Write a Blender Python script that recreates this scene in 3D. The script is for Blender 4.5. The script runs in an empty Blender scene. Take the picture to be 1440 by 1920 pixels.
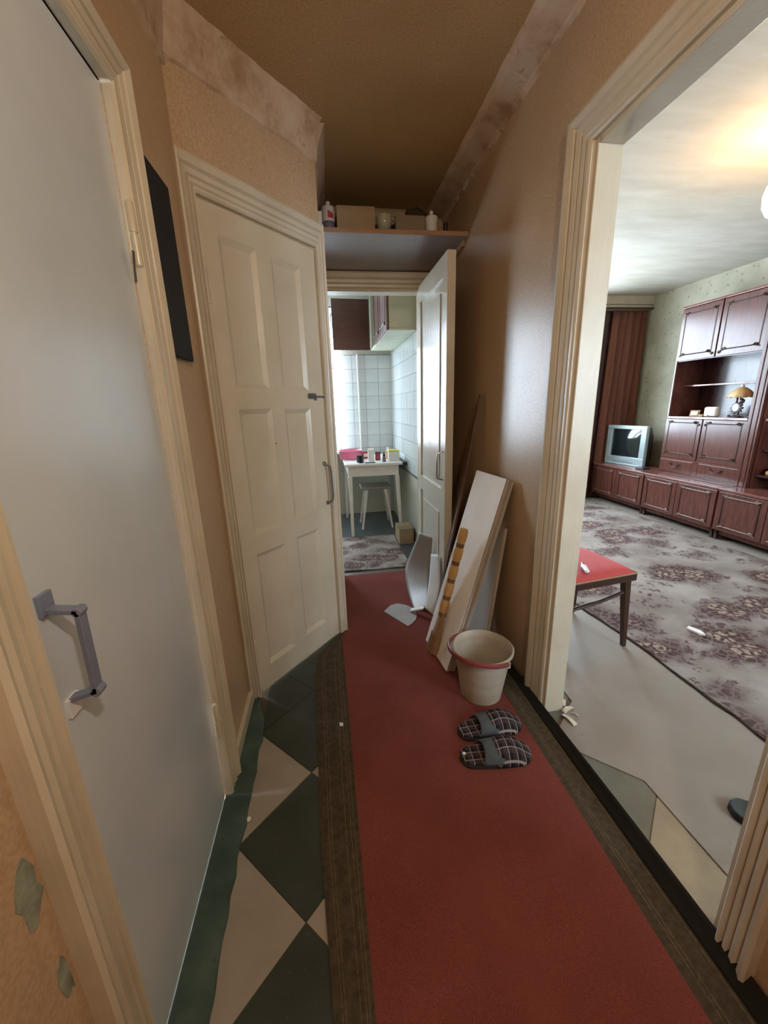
import bpy, math, random
from mathutils import Vector, Matrix
random.seed(7)
S = bpy.context.scene
COL = S.collection
PI = math.pi

# ------------------------------------------------------------------ camera
cam_d = bpy.data.cameras.new('camera')
cam = bpy.data.objects.new('camera', cam_d); COL.objects.link(cam)
F_PX, PITCH, ROLL, YAW = 729.838, 0.266213603, -0.030054683, 0.137940880
cam_d.sensor_fit = 'VERTICAL'; cam_d.sensor_height = 24.0
cam_d.lens = F_PX / 1920 * 24.0
cam_d.clip_start = 0.02; cam_d.clip_end = 100
def cam_matrix():
    cy, sy = math.cos(YAW), math.sin(YAW); cp, sp = math.cos(PITCH), math.sin(PITCH); cr, sr = math.cos(ROLL), math.sin(ROLL)
    Rz = Matrix(((cy, -sy, 0), (sy, cy, 0), (0, 0, 1)))
    B = Matrix(((1, 0, 0), (0, 0, -1), (0, 1, 0)))
    Rx = Matrix(((1, 0, 0), (0, cp, -sp), (0, sp, cp)))
    Rr = Matrix(((cr, -sr, 0), (sr, cr, 0), (0, 0, 1)))
    M = Rr @ Rx @ B @ Rz          # world -> camera (x right, y down, z forward)
    C = Matrix(((1, 0, 0), (0, -1, 0), (0, 0, -1))) @ M
    return C.transposed().to_4x4()
cam.matrix_world = Matrix.Translation((0, 0, 1.30)) @ cam_matrix()
S.camera = cam

# ------------------------------------------------------------------ light
WORLD_STRENGTH = 15.5
w = bpy.data.worlds.new('sky'); S.world = w; w.use_nodes = True
wn = w.node_tree.nodes; wl = w.node_tree.links
bg = wn['Background']; bg.inputs['Strength'].default_value = WORLD_STRENGTH
bg.inputs['Color'].default_value = (0.70, 0.85, 1.0, 1)

def area(name, loc, rot, sx, sy, power=0, color=(1, 1, 1), portal=False):
    l = bpy.data.lights.new(name, 'AREA'); l.shape = 'RECTANGLE'; l.size = sx; l.size_y = sy
    l.energy = power; l.color = color
    if portal: l.cycles.is_portal = True
    o = bpy.data.objects.new(name, l); COL.objects.link(o); o.location = loc; o.rotation_euler = rot
    return o
# portals only steer the sampling of the sky through the window openings
area('window_portal', (-0.39, 4.93, 1.5), (-PI/2, 0, 0), 1.24, 1.5, portal=True)
area('window_portal', (2.15, 4.98, 1.55), (-PI/2, 0, 0), 1.7, 1.5, portal=True)
area('window_portal', (2.45, -1.03, 1.5), (PI/2, 0, 0), 1.1, 1.2, portal=True)
def point(name, loc, power, color, r=0.04):
    l = bpy.data.lights.new(name, 'POINT'); l.energy = power; l.color = color; l.shadow_soft_size = r
    o = bpy.data.objects.new(name, l); COL.objects.link(o); o.location = loc; return o
HALL_LAMP = 16.0; CHANDELIER = 2.5

S.view_settings.view_transform = 'Standard'; S.view_settings.look = 'None'
S.view_settings.gamma = 1; S.view_settings.use_curve_mapping = False
S.view_settings.exposure = 1.10
try:
    S.cycles.use_denoising = True; S.cycles.max_bounces = 10; S.cycles.diffuse_bounces = 6
    S.cycles.glossy_bounces = 4; S.cycles.transparent_max_bounces = 12
    S.cycles.sample_clamp_indirect = 6; S.cycles.caustics_refractive = False; S.cycles.caustics_reflective = False
except Exception: pass

# ------------------------------------------------------------------ materials
def lin(h):
    h = h.lstrip('#'); c = [int(h[i:i+2], 16)/255 for i in (0, 2, 4)]
    return tuple(x/12.92 if x <= .04045 else ((x+.055)/1.055)**2.4 for x in c) + (1,)
class NM:
    def __init__(s, name, rough=.5, metal=0., spec=.5):
        s.m = bpy.data.materials.new(name); s.m.use_nodes = True; s.t = s.m.node_tree
        s.b = s.t.nodes['Principled BSDF']; s.b.inputs['Roughness'].default_value = rough
        s.b.inputs['Metallic'].default_value = metal; s.b.inputs['Specular IOR Level'].default_value = spec
        s.tc = s.t.nodes.new('ShaderNodeTexCoord'); s.L = s.t.links.new
    def n(s, k, **kw):
        x = s.t.nodes.new('ShaderNode'+k)
        for a, v in kw.items(): setattr(x, a, v)
        return x
    def map(s, scale=(1, 1, 1), rot=(0, 0, 0), loc=(0, 0, 0), src='Object'):
        x = s.n('Mapping'); x.inputs['Scale'].default_value = scale; x.inputs['Rotation'].default_value = rot
        x.inputs['Location'].default_value = loc; s.L(s.tc.outputs[src], x.inputs['Vector']); return x.outputs['Vector']
    def noise(s, vec, scale, detail=4, rough=.55, dist=0):
        x = s.n('TexNoise'); x.inputs['Scale'].default_value = scale; x.inputs['Detail'].default_value = detail
        x.inputs['Roughness'].default_value = rough; x.inputs['Distortion'].default_value = dist
        s.L(vec, x.inputs['Vector']); return x.outputs['Fac']
    def ramp(s, fac, stops):
        x = s.n('ValToRGB'); r = x.color_ramp
        while len(r.elements) > 1: r.elements.remove(r.elements[-1])
        r.elements[0].position = stops[0][0]; r.elements[0].color = stops[0][1]
        for p, c in stops[1:]:
            e = r.elements.new(p); e.color = c
        s.L(fac, x.inputs['Fac']); return x.outputs['Color']
    def mix(s, fac, a, b):
        x = s.n('Mix', data_type='RGBA')
        if isinstance(fac, (int, float)): x.inputs[0].default_value = fac
        else: s.L(fac, x.inputs[0])
        for i, v in ((6, a), (7, b)):
            if isinstance(v, tuple): x.inputs[i].default_value = v
            else: s.L(v, x.inputs[i])
        return x.outputs[2]
    def math(s, op, a, b=0.):
        x = s.n('Math', operation=op)
        for i, v in ((0, a), (1, b)):
            if isinstance(v, (int, float)): x.inputs[i].default_value = v
            else: s.L(v, x.inputs[i])
        return x.outputs[0]
    def color(s, c):
        if isinstance(c, tuple): s.b.inputs['Base Color'].default_value = c
        else: s.L(c, s.b.inputs['Base Color'])
        return s
    def bump(s, h, strength=.3, dist=.01):
        x = s.n('Bump'); x.inputs['Strength'].default_value = strength; x.inputs['Distance'].default_value = dist
        s.L(h, x.inputs['Height']); s.L(x.outputs['Normal'], s.b.inputs['Normal']); return s
W0 = (0, 0, 0, 1); W1 = (1, 1, 1, 1)
def simple(name, hexc, rough=.5, metal=0., var=.06, scale=8, bump=0., bs=60, spec=.5):
    m = NM(name, rough, metal, spec); c = lin(hexc)
    d = tuple(x*(1-var*2) for x in c[:3])+(1,); e = tuple(min(1, x*(1+var)) for x in c[:3])+(1,)
    m.color(m.ramp(m.noise(m.map(), scale), [(.3, d), (.7, e)]))
    if bump: m.bump(m.noise(m.map(), bs), bump, .003)
    return m.m
M = {}
def mat_wall(name, a, b, rough=.33, spec=.5):
    m = NM(name, rough, 0, spec); v = m.map()
    base = m.ramp(m.noise(v, 2.2, 5), [(.3, lin(a)), (.7, lin(b))])
    fine = m.ramp(m.noise(v, 130, 3), [(.35, lin('#c8b8a8')), (.65, W1)])
    x = m.n('Mix', data_type='RGBA', blend_type='MULTIPLY'); x.inputs[0].default_value = .45
    m.L(base, x.inputs[6]); m.L(fine, x.inputs[7]); m.color(x.outputs[2])
    m.bump(m.noise(v, 90, 4), .25, .002); return m.m
M['wall'] = mat_wall('hall_wall_paint', '#b89e80', '#c4ab8c')
M['ceil'] = mat_wall('hall_ceiling_paper', '#b0946c', '#bba078', .7, .2)
M['kwall'] = mat_wall('kitchen_wall_paint', '#b0b3a8', '#bcbfb4', .6)
M['kceil'] = simple('kitchen_ceiling_white', '#d8dcd8', .8)
M['lceil'] = None
def mat_lceil():
    m = NM('living_ceiling', .8); v = m.map((1, 3, 1))
    m.color(m.ramp(m.noise(v, 3, 5), [(.35, lin('#b4ad9c')), (.65, lin('#c2bcae'))])); m.bump(m.noise(m.map(), 60), .2, .003); return m.m
M['lceil'] = mat_lceil()
def mat_lwall():
    m = NM('living_wallpaper', .65); v = m.map()
    a = m.ramp(m.noise(v, 5, 5), [(.35, lin('#a09c88')), (.65, lin('#b4af9b'))])
    vo = m.n('TexVoronoi'); vo.inputs['Scale'].default_value = 16; m.L(v, vo.inputs['Vector'])
    spot = m.ramp(vo.outputs['Distance'], [(.0, W1), (.14, W1), (.2, W0)])
    m.color(m.mix(m.math('MULTIPLY', spot, .7), a, lin('#7d7860'))); m.bump(m.noise(v, 80), .2, .002); return m.m
M['lwall'] = mat_lwall()
def mat_cornice():
    m = NM('old_whitewash', .8, 0, .2); v = m.map()
    a = m.ramp(m.noise(v, 6, 6, .65), [(.32, lin('#a08468')), (.5, lin('#c0aa94')), (.7, lin('#ccbcaa'))])
    st = m.ramp(m.noise(v, 18, 5, .7, .6), [(.62, W0), (.68, W1)])
    m.color(m.mix(m.math('MULTIPLY', st, .55), a, lin('#8a6c4e'))); m.bump(m.noise(v, 22, 5), .35, .003); return m.m
M['cornice'] = mat_cornice()
def mat_cream(name='cream_gloss_paint', c1='#bdb29a', c2='#cac0aa', rough=.25):
    m = NM(name, rough, 0, .5); v = m.map(); v2 = m.map((14, 14, .8))
    a = m.ramp(m.noise(v, 4, 4), [(.3, lin(c1)), (.7, lin(c2))])
    ch = m.ramp(m.noise(m.map(), 55, 4, .7), [(.735, W0), (.75, W1)])
    m.color(m.mix(m.math('MULTIPLY', ch, .8), a, lin('#6b5a40')))
    m.bump(m.noise(v2, 6, 4), .35, .004); return m.m
M['cream'] = mat_cream()
M['cream_old'] = mat_cream('chipped_trim_paint', '#bcb29c', '#ccc3af', .32)
def mat_grey():
    m = NM('grey_gloss_door_paint', .26, 0, .6); v = m.map()
    m.color(m.ramp(m.noise(v, 3, 4), [(.3, lin('#bcc6ce')), (.7, lin('#c8d1d8'))])); m.bump(m.noise(m.map((6, 6, 1.5)), 4, 3), .12, .004)
    m.b.inputs['Coat Weight'].default_value = .5; m.b.inputs['Coat Roughness'].default_value = .25; return m.m
M['greypaint'] = mat_grey()
M['kdoor'] = mat_cream('white_gloss_door_paint', '#c4bfae', '#d0cbbb', .16)
M['green'] = None
def mat_green():
    m = NM('green_floor_paint', .45); v = m.map()
    a = m.ramp(m.noise(v, 12, 5), [(.3, lin('#2c403a')), (.7, lin('#475c54'))])
    ed = m.ramp(m.noise(v, 40, 5, .7), [(.62, W0), (.66, W1)])
    m.color(m.mix(m.math('MULTIPLY', ed, .6), a, lin('#26302a'))); m.bump(m.noise(v, 50), .4, .004); return m.m
M['green'] = mat_green()
def mat_tile(name, c1, c2):
    m = NM(name, .35, 0, .5); v = m.map()
    a = m.ramp(m.noise(v, 7, 5), [(.3, lin(c1)), (.7, lin(c2))])
    sp = m.ramp(m.noise(v, 160, 2), [(.70, W0), (.74, W1)])
    m.color(m.mix(m.math('MULTIPLY', sp, .3), a, lin('#a49a88'))); m.bump(m.noise(v, 30), .15, .003); return m.m
M['tdark'] = mat_tile('dark_floor_tile', '#2a302b', '#373e38')
M['tgrey'] = mat_tile('grey_floor_tile', '#8d857a', '#9b9388')
M['tolive'] = mat_tile('olive_floor_tile', '#55544a', '#686558')
M['tbeige'] = mat_tile('beige_floor_tile', '#7d705e', '#958670')
M['subfloor'] = mat_tile('brown_subfloor', '#4a4438', '#5a5244')
M['kfloor'] = mat_tile('kitchen_lino', '#3c444a', '#4a5256')
def mat_red():
    m = NM('red_runner_pile', .95, 0, .1); v = m.map()
    a = m.ramp(m.noise(v, 3, 5), [(.3, lin('#784038')), (.7, lin('#8a4c43'))])
    f = m.noise(v, 420, 2)
    b = m.ramp(f, [(.3, lin('#9a9a9a')), (.7, W1)])
    x = m.n('Mix', data_type='RGBA', blend_type='MULTIPLY'); x.inputs[0].default_value = .6
    m.L(a, x.inputs[6]); m.L(b, x.inputs[7]); m.color(x.outputs[2]); m.bump(f, .5, .003); return m.m
M['red'] = mat_red()
def mat_border():
    m = NM('olive_runner_border', .9, 0, .1); sep = m.n('SeparateXYZ'); m.L(m.tc.outputs['UV'], sep.inputs[0])
    base = m.ramp(m.noise(m.map(), 60, 3), [(.3, lin('#3e362a')), (.7, lin('#51473a'))])
    u = sep.outputs[0]
    acc = None
    for c in (.22, .30, .66, .80, .88):
        d = m.math('ABSOLUTE', m.math('SUBTRACT', u, c)); l = m.math('LESS_THAN', d, .011)
        acc = l if acc is None else m.math('MAXIMUM', acc, l)
    nz = m.ramp(m.noise(m.map((200, 30, 1)), 3, 3), [(.35, W0), (.7, W1)])
    m.color(m.mix(m.math('MULTIPLY', m.math('MULTIPLY', acc, nz), .8), base, lin('#7d6c4a')))
    m.bump(m.noise(m.map(), 300, 2), .5, .003); return m.m
M['border'] = mat_border()
M['fray'] = simple('frayed_binding', '#4a4038', .9, 0, .3, 40)
M['black'] = simple('runner_edge_black', '#211e19', .9, spec=.15)
def mat_lino():
    m = NM('pale_grey_hardboard', .5, 0, .4); v = m.map()
    a = m.ramp(m.noise(v, 2.2, 5), [(.3, lin('#7e7368')), (.7, lin('#91887f'))])
    sm = m.ramp(m.noise(m.map((1, 1.6, 1)), 3.5, 6, .6, .8), [(.56, W0), (.74, W1)])
    b = m.mix(m.math('MULTIPLY', sm, .5), a, lin('#7d7062'))
    sp = m.ramp(m.noise(v, 17, 3), [(.72, W0), (.75, W1)])
    m.color(m.mix(m.math('MULTIPLY', sp, .75), b, lin('#5e5a5e'))); m.bump(m.noise(v, 12), .12, .006); return m.m
M['lino'] = mat_lino()
def mat_floral(name='floral_carpet', k=1.0):
    m = NM(name, .95, 0, .1); v = m.map()
    base = m.ramp(m.noise(v, 2.4*k, 4), [(.36, lin('#7b7069')), (.64, lin('#9a918a'))])
    def warp(scale, amt, det=3):
        nz = m.n('TexNoise'); nz.inputs['Scale'].default_value = scale*k; nz.inputs['Detail'].default_value = det; m.L(v, nz.inputs['Vector'])
        sb = m.n('VectorMath', operation='SUBTRACT'); m.L(nz.outputs['Color'], sb.inputs[0]); sb.inputs[1].default_value = (.5, .5, .5)
        vm = m.n('VectorMath', operation='MULTIPLY_ADD'); m.L(sb.outputs[0], vm.inputs[0]); vm.inputs[1].default_value = (amt/k, amt/k, 0); m.L(v, vm.inputs[2]); return vm.outputs[0]
    w1 = warp(5, .30, 4)
    st = m.n('Mapping'); st.inputs['Scale'].default_value = (1.0, 1.35, 1); st.inputs['Rotation'].default_value = (0, 0, .6); m.L(w1, st.inputs['Vector'])
    vo = m.n('TexVoronoi'); vo.inputs['Scale'].default_value = 2.7*k; m.L(st.outputs[0], vo.inputs['Vector']); vo.inputs['Randomness'].default_value = .6
    D = vo.outputs['Distance']
    w2 = warp(26, .05, 3)
    leaf = m.n('TexVoronoi', feature='DISTANCE_TO_EDGE'); leaf.inputs['Scale'].default_value = 24*k; m.L(w2, leaf.inputs['Vector'])
    lf = m.ramp(leaf.outputs['Distance'], [(.05, W0), (.14, W1)])
    soft = m.ramp(D, [(.30, W1), (.62, W0)])
    c = m.mix(m.math('MULTIPLY', soft, .75), base, lin('#5a4442'))
    halo = m.math('MULTIPLY', m.ramp(D, [(.36, W1), (.50, W0)]), lf)
    c = m.mix(m.math('MULTIPLY', halo, .75), c, lin('#3c2526'))
    sprig = m.math('MULTIPLY', m.ramp(D, [(.40, W0), (.45, W1), (.58, W1), (.66, W0)]), m.ramp(m.noise(w2, 24*k, 3, .6), [(.56, W0), (.60, W1)]))
    c = m.mix(m.math('MULTIPLY', sprig, .8), c, lin('#4a3636'))
    pt = m.n('TexVoronoi', feature='DISTANCE_TO_EDGE'); pt.inputs['Scale'].default_value = 20*k; m.L(w2, pt.inputs['Vector'])
    pet = m.math('MULTIPLY', m.ramp(pt.outputs['Distance'], [(.10, W0), (.2, W1), (.30, W1), (.42, lin('#555555'))]), m.ramp(D, [(.22, W1), (.28, W0)]))
    c = m.mix(m.math('MULTIPLY', pet, .85), c, lin('#a08f7e'))
    m.color(c); m.bump(m.noise(v, 300, 2), .4, .003); return m.m
M['floral'] = mat_floral()
M['krug'] = mat_floral('kitchen_rug', 1.6)
def mat_wood(name, c1, c2, rough=.25, axis=(1, 14, 1), sc=6, spec=.5):
    m = NM(name, rough, 0, spec); v = m.map(axis)
    m.color(m.ramp(m.noise(v, sc, 6, .6, .4), [(.3, lin(c1)), (.7, lin(c2))])); m.bump(m.noise(v, sc*4, 3), .08, .002); return m.m
M['mahog'] = mat_wood('mahogany_lacquer', '#472722', '#683e35', .22, (1, 16, 1))
M['mahogtop'] = mat_wood('mahogany_gloss_top', '#6a4038', '#80524a', .12, (1, 4, 1))
M['mahogdark'] = mat_wood('dark_mahogany', '#2c1716', '#3e2321', .2, (1, 6, 1))
M['kbrown'] = mat_wood('kitchen_cabinet_brown', '#4a2f28', '#5e3d34', .3, (1, 1, 8))
M['kmauve'] = mat_wood('kitchen_cabinet_front', '#5e4440', '#7d625c', .3, (1, 18, 1))
M['chairwood'] = mat_wood('dark_chair_wood', '#2c1a12', '#432a1e', .3, (8, 8, 1))
M['lath'] = mat_wood('dark_lath', '#4a3226', '#654838', .5, (10, 10, 1))
M['raw'] = mat_wood('raw_chipboard', '#8a6c4c', '#b08f68', .7, (3, 3, 3), 30)
M['pinewood'] = mat_wood('shelf_edge_wood', '#9c7c62', '#b08e72', .5, (2, 14, 14), 6)
M['lilac'] = mat_wall('shelf_grey_paint', '#8f8684', '#a09896', .3)
M['bronze'] = simple('antique_bronze', '#6a5a4e', .45, .3)
M['brassdark'] = simple('dark_bronze', '#2e2018', .4, .5)
M['steel'] = simple('steel', '#9aa0a8', .3, .9)
M['bluesteel'] = simple('blue_grey_steel', '#868ea6', .38, .35)
M['navy'] = None
def mat_navy():
    m = NM('navy_board', .6, 0, .2); m.color(m.ramp(m.noise(m.map((30, 30, 2)), 2, 5, .6), [(.35, lin('#14161d')), (.6, lin('#1d2029')), (.8, lin('#303138'))])); return m.m
M['navy'] = mat_navy()
def mat_ktile():
    m = NM('white_glazed_tile', .12, 0, .5); v = m.map()
    m.color(m.ramp(m.noise(v, 5, 3), [(.3, lin('#b9c0c0')), (.7, lin('#c9cfcf'))])); return m.m
M['ktile'] = mat_ktile()
M['grout'] = simple('dark_grout', '#5a5a58', .9)
M['white'] = simple('white_enamel', '#d9d9d6', .3, 0, .03)
M['whitelam'] = simple('white_laminate', '#f0f1f0', .08, 0, .02)
M['paleboard'] = simple('pale_board_face', '#b5b0a6', .5, 0, .08, 5)
M['greysheet'] = simple('grey_sheet', '#9c9894', .45, 0, .08, 4)
M['paper'] = simple('white_paper', '#e4e2de', .7, 0, .03)
M['strip'] = simple('white_plastic', '#dfe4e6', .25, 0, .02)
def mat_bucket():
    m = NM('old_white_plastic', .42, 0, .4); sep = m.n('SeparateXYZ'); m.L(m.tc.outputs['Object'], sep.inputs[0])
    st = m.ramp(m.noise(m.map((1, 1, 5)), 5, 5), [(.35, lin('#a59a88')), (.65, lin('#b4a997'))])
    h = m.ramp(m.math('ADD', m.math('MULTIPLY', sep.outputs[2], 9.), m.math('MULTIPLY', m.noise(m.map(), 9), .6)), [(.3, W1), (.85, W0)])
    m.color(m.mix(m.math('MULTIPLY', h, .6), st, lin('#96805c')))
    m.b.inputs['Subsurface Weight'].default_value = 0.0
    return m.m
M['bucket'] = mat_bucket()
M['redplastic'] = simple('red_plastic', '#7c3a36', .4)
M['straw'] = mat_wood('broom_straw', '#a8814e', '#c89f66', .8, (40, 40, 2))
M['strawtip'] = mat_wood('broom_bristle', '#7d5f44', '#a58464', .9, (60, 60, 1))
M['twine'] = simple('brown_twine', '#6e5436', .8)
def mat_plaid():
    m = NM('plaid_fabric', .9, 0, .1); sep = m.n('SeparateXYZ'); m.L(m.tc.outputs['Object'], sep.inputs[0])
    def lines(o, f, ph, wdt):
        fr = m.math('FRACT', m.math('ADD', m.math('MULTIPLY', o, f), ph)); return m.math('LESS_THAN', fr, wdt)
    X, Y = sep.outputs[0], sep.outputs[1]
    base = m.mix(m.math('MULTIPLY', m.math('ADD', lines(X, 32, .1, .45), lines(Y, 32, .3, .45)), .5), lin('#211c1c'), lin('#43373a'))
    ln = m.math('MAXIMUM', lines(X, 32, .6, .09), lines(Y, 32, .8, .09))
    m.color(m.mix(m.math('MULTIPLY', ln, .8), base, lin('#a0948c'))); m.bump(m.noise(m.map(), 300), .4, .002); return m.m
M['plaid'] = mat_plaid()
M['slate'] = simple('slate_felt', '#4a5052', .95, 0, .1, 60)
M['sole'] = simple('dark_rubber', '#201e1e', .8)
M['velvet'] = simple('coral_upholstery', '#b5484a', .8, 0, .06, 6)
M['cord'] = simple('beige_cord', '#a88868', .7)
def mat_drape(name, c1, c2, c3):
    m = NM(name, .85, 0, .15); v = m.map((1, 1, 1))
    a = m.ramp(m.noise(m.map((14, 14, .6)), 2, 3), [(.35, lin(c1)), (.65, lin(c2))])
    s = m.ramp(m.noise(v, 22, 4, .6), [(.6, W0), (.66, W1)])
    m.color(m.mix(m.math('MULTIPLY', s, .6), a, lin(c3))); return m.m
M['drape'] = mat_drape('rust_drape', '#5e3a2e', '#6e4637', '#522c22')
M['drapedark'] = mat_drape('dark_patterned_drape', '#40291f', '#4c3228', '#7a5c50')
def mat_kcurtain():
    m = NM('flowered_sheer', .8); v = m.map()
    nz = m.n('TexNoise'); nz.inputs['Scale'].default_value = 22; m.L(v, nz.inputs['Vector'])
    vm = m.n('VectorMath', operation='MULTIPLY_ADD'); m.L(nz.outputs['Color'], vm.inputs[0]); vm.inputs[1].default_value = (.05, 0, .05); m.L(v, vm.inputs[2])
    vo = m.n('TexVoronoi'); vo.inputs['Scale'].default_value = 6.2; m.L(vm.outputs[0], vo.inputs['Vector'])
    fl = m.ramp(vo.outputs['Distance'], [(.26, W1), (.30, W0)])
    v2 = m.n('TexVoronoi', feature='DISTANCE_TO_EDGE'); v2.inputs['Scale'].default_value = 30; m.L(v, v2.inputs['Vector'])
    flr = m.math('MULTIPLY', fl, m.ramp(v2.outputs['Distance'], [(.03, W0), (.12, W1)]))
    wv = m.n('TexWave'); wv.inputs['Scale'].default_value = 5; wv.inputs['Distortion'].default_value = 9; wv.inputs['Detail'].default_value = 2; m.L(v, wv.inputs['Vector'])
    lf = m.ramp(wv.outputs['Fac'], [(.9, W0), (.95, W1)])
    c = m.mix(m.math('MULTIPLY', lf, .8), lin('#f2f2f2'), lin('#3c5048'))
    c = m.mix(flr, c, lin('#c8324a')); m.color(c)
    tr = m.n('BsdfTranslucent'); m.L(c, tr.inputs['Color'])
    mx = m.n('MixShader'); mx.inputs[0].default_value = .30; m.L(m.b.outputs[0], mx.inputs[1]); m.L(tr.outputs[0], mx.inputs[2])
    tp = m.n('BsdfTransparent'); mx2 = m.n('MixShader'); mx2.inputs[0].default_value = .02
    m.L(mx.outputs[0], mx2.inputs[1]); m.L(tp.outputs[0], mx2.inputs[2])
    m.L(mx2.outputs[0], m.t.nodes['Material Output'].inputs['Surface']); return m.m
M['kcurtain'] = mat_kcurtain()
def mat_glass():
    m = NM('window_glass', .02); tp = m.n('BsdfTransparent'); gl = m.n('BsdfGlossy'); gl.inputs['Roughness'].default_value = .02
    mx = m.n('MixShader'); mx.inputs[0].default_value = .06; m.L(tp.outputs[0], mx.inputs[1]); m.L(gl.outputs[0], mx.inputs[2])
    m.L(mx.outputs[0], m.t.nodes['Material Output'].inputs['Surface']); return m.m
M['glass'] = mat_glass()
M['winframe'] = simple('white_window_paint', '#dcdcd4', .4)
def emis(name, hexc, st):
    m = NM(name); m.b.inputs['Emission Color'].default_value = lin(hexc); m.b.inputs['Emission Strength'].default_value = st; m.color(lin(hexc)); return m.m
M['bulb'] = emis('lit_frosted_shade', '#ffd9a0', 6)
M['silver'] = simple('silver_plastic', '#a9b8bc', .3, .2, .03)
M['tvdark'] = simple('dark_tv_plastic', '#26282a', .45)
M['screen'] = simple('tv_screen', '#20282a', .08, 0, .02, spec=.8)
M['shade'] = simple('cream_glass_shade', '#cfaa7c', .35)
M['ornsilver'] = simple('ornate_silver', '#8e8e94', .3, .7, .3, 40)
M['creamplastic'] = simple('cream_plastic', '#e6dfc8', .3)
M['pink'] = simple('pink_plastic', '#e07a9a', .35)
M['navyobj'] = simple('navy_tin', '#1e2236', .35)
M['orange'] = simple('orange_plastic', '#e09a5a', .35)
M['yellow'] = simple('yellow_lid', '#d6cf62', .4)
M['redbox'] = simple('red_carton', '#a8343a', .5)
M['cardboard'] = simple('cardboard', '#a08c70', .8, 0, .08, 4)
M['greycard'] = simple('grey_cardboard', '#8a7a66', .8, 0, .08, 4)
M['porcelain'] = simple('celadon_porcelain', '#a9ab98', .12)
M['labelwhite'] = simple('white_label', '#c9c6c2', .5)
M['clearblue'] = simple('mauve_bottle', '#6e6878', .2)
M['wirebrown'] = simple('brown_knit', '#3c3026', .9)
M['plastic_bag'] = simple('wrapped_roll_paper', '#a8997f', .6, 0, .08, 9)

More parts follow.
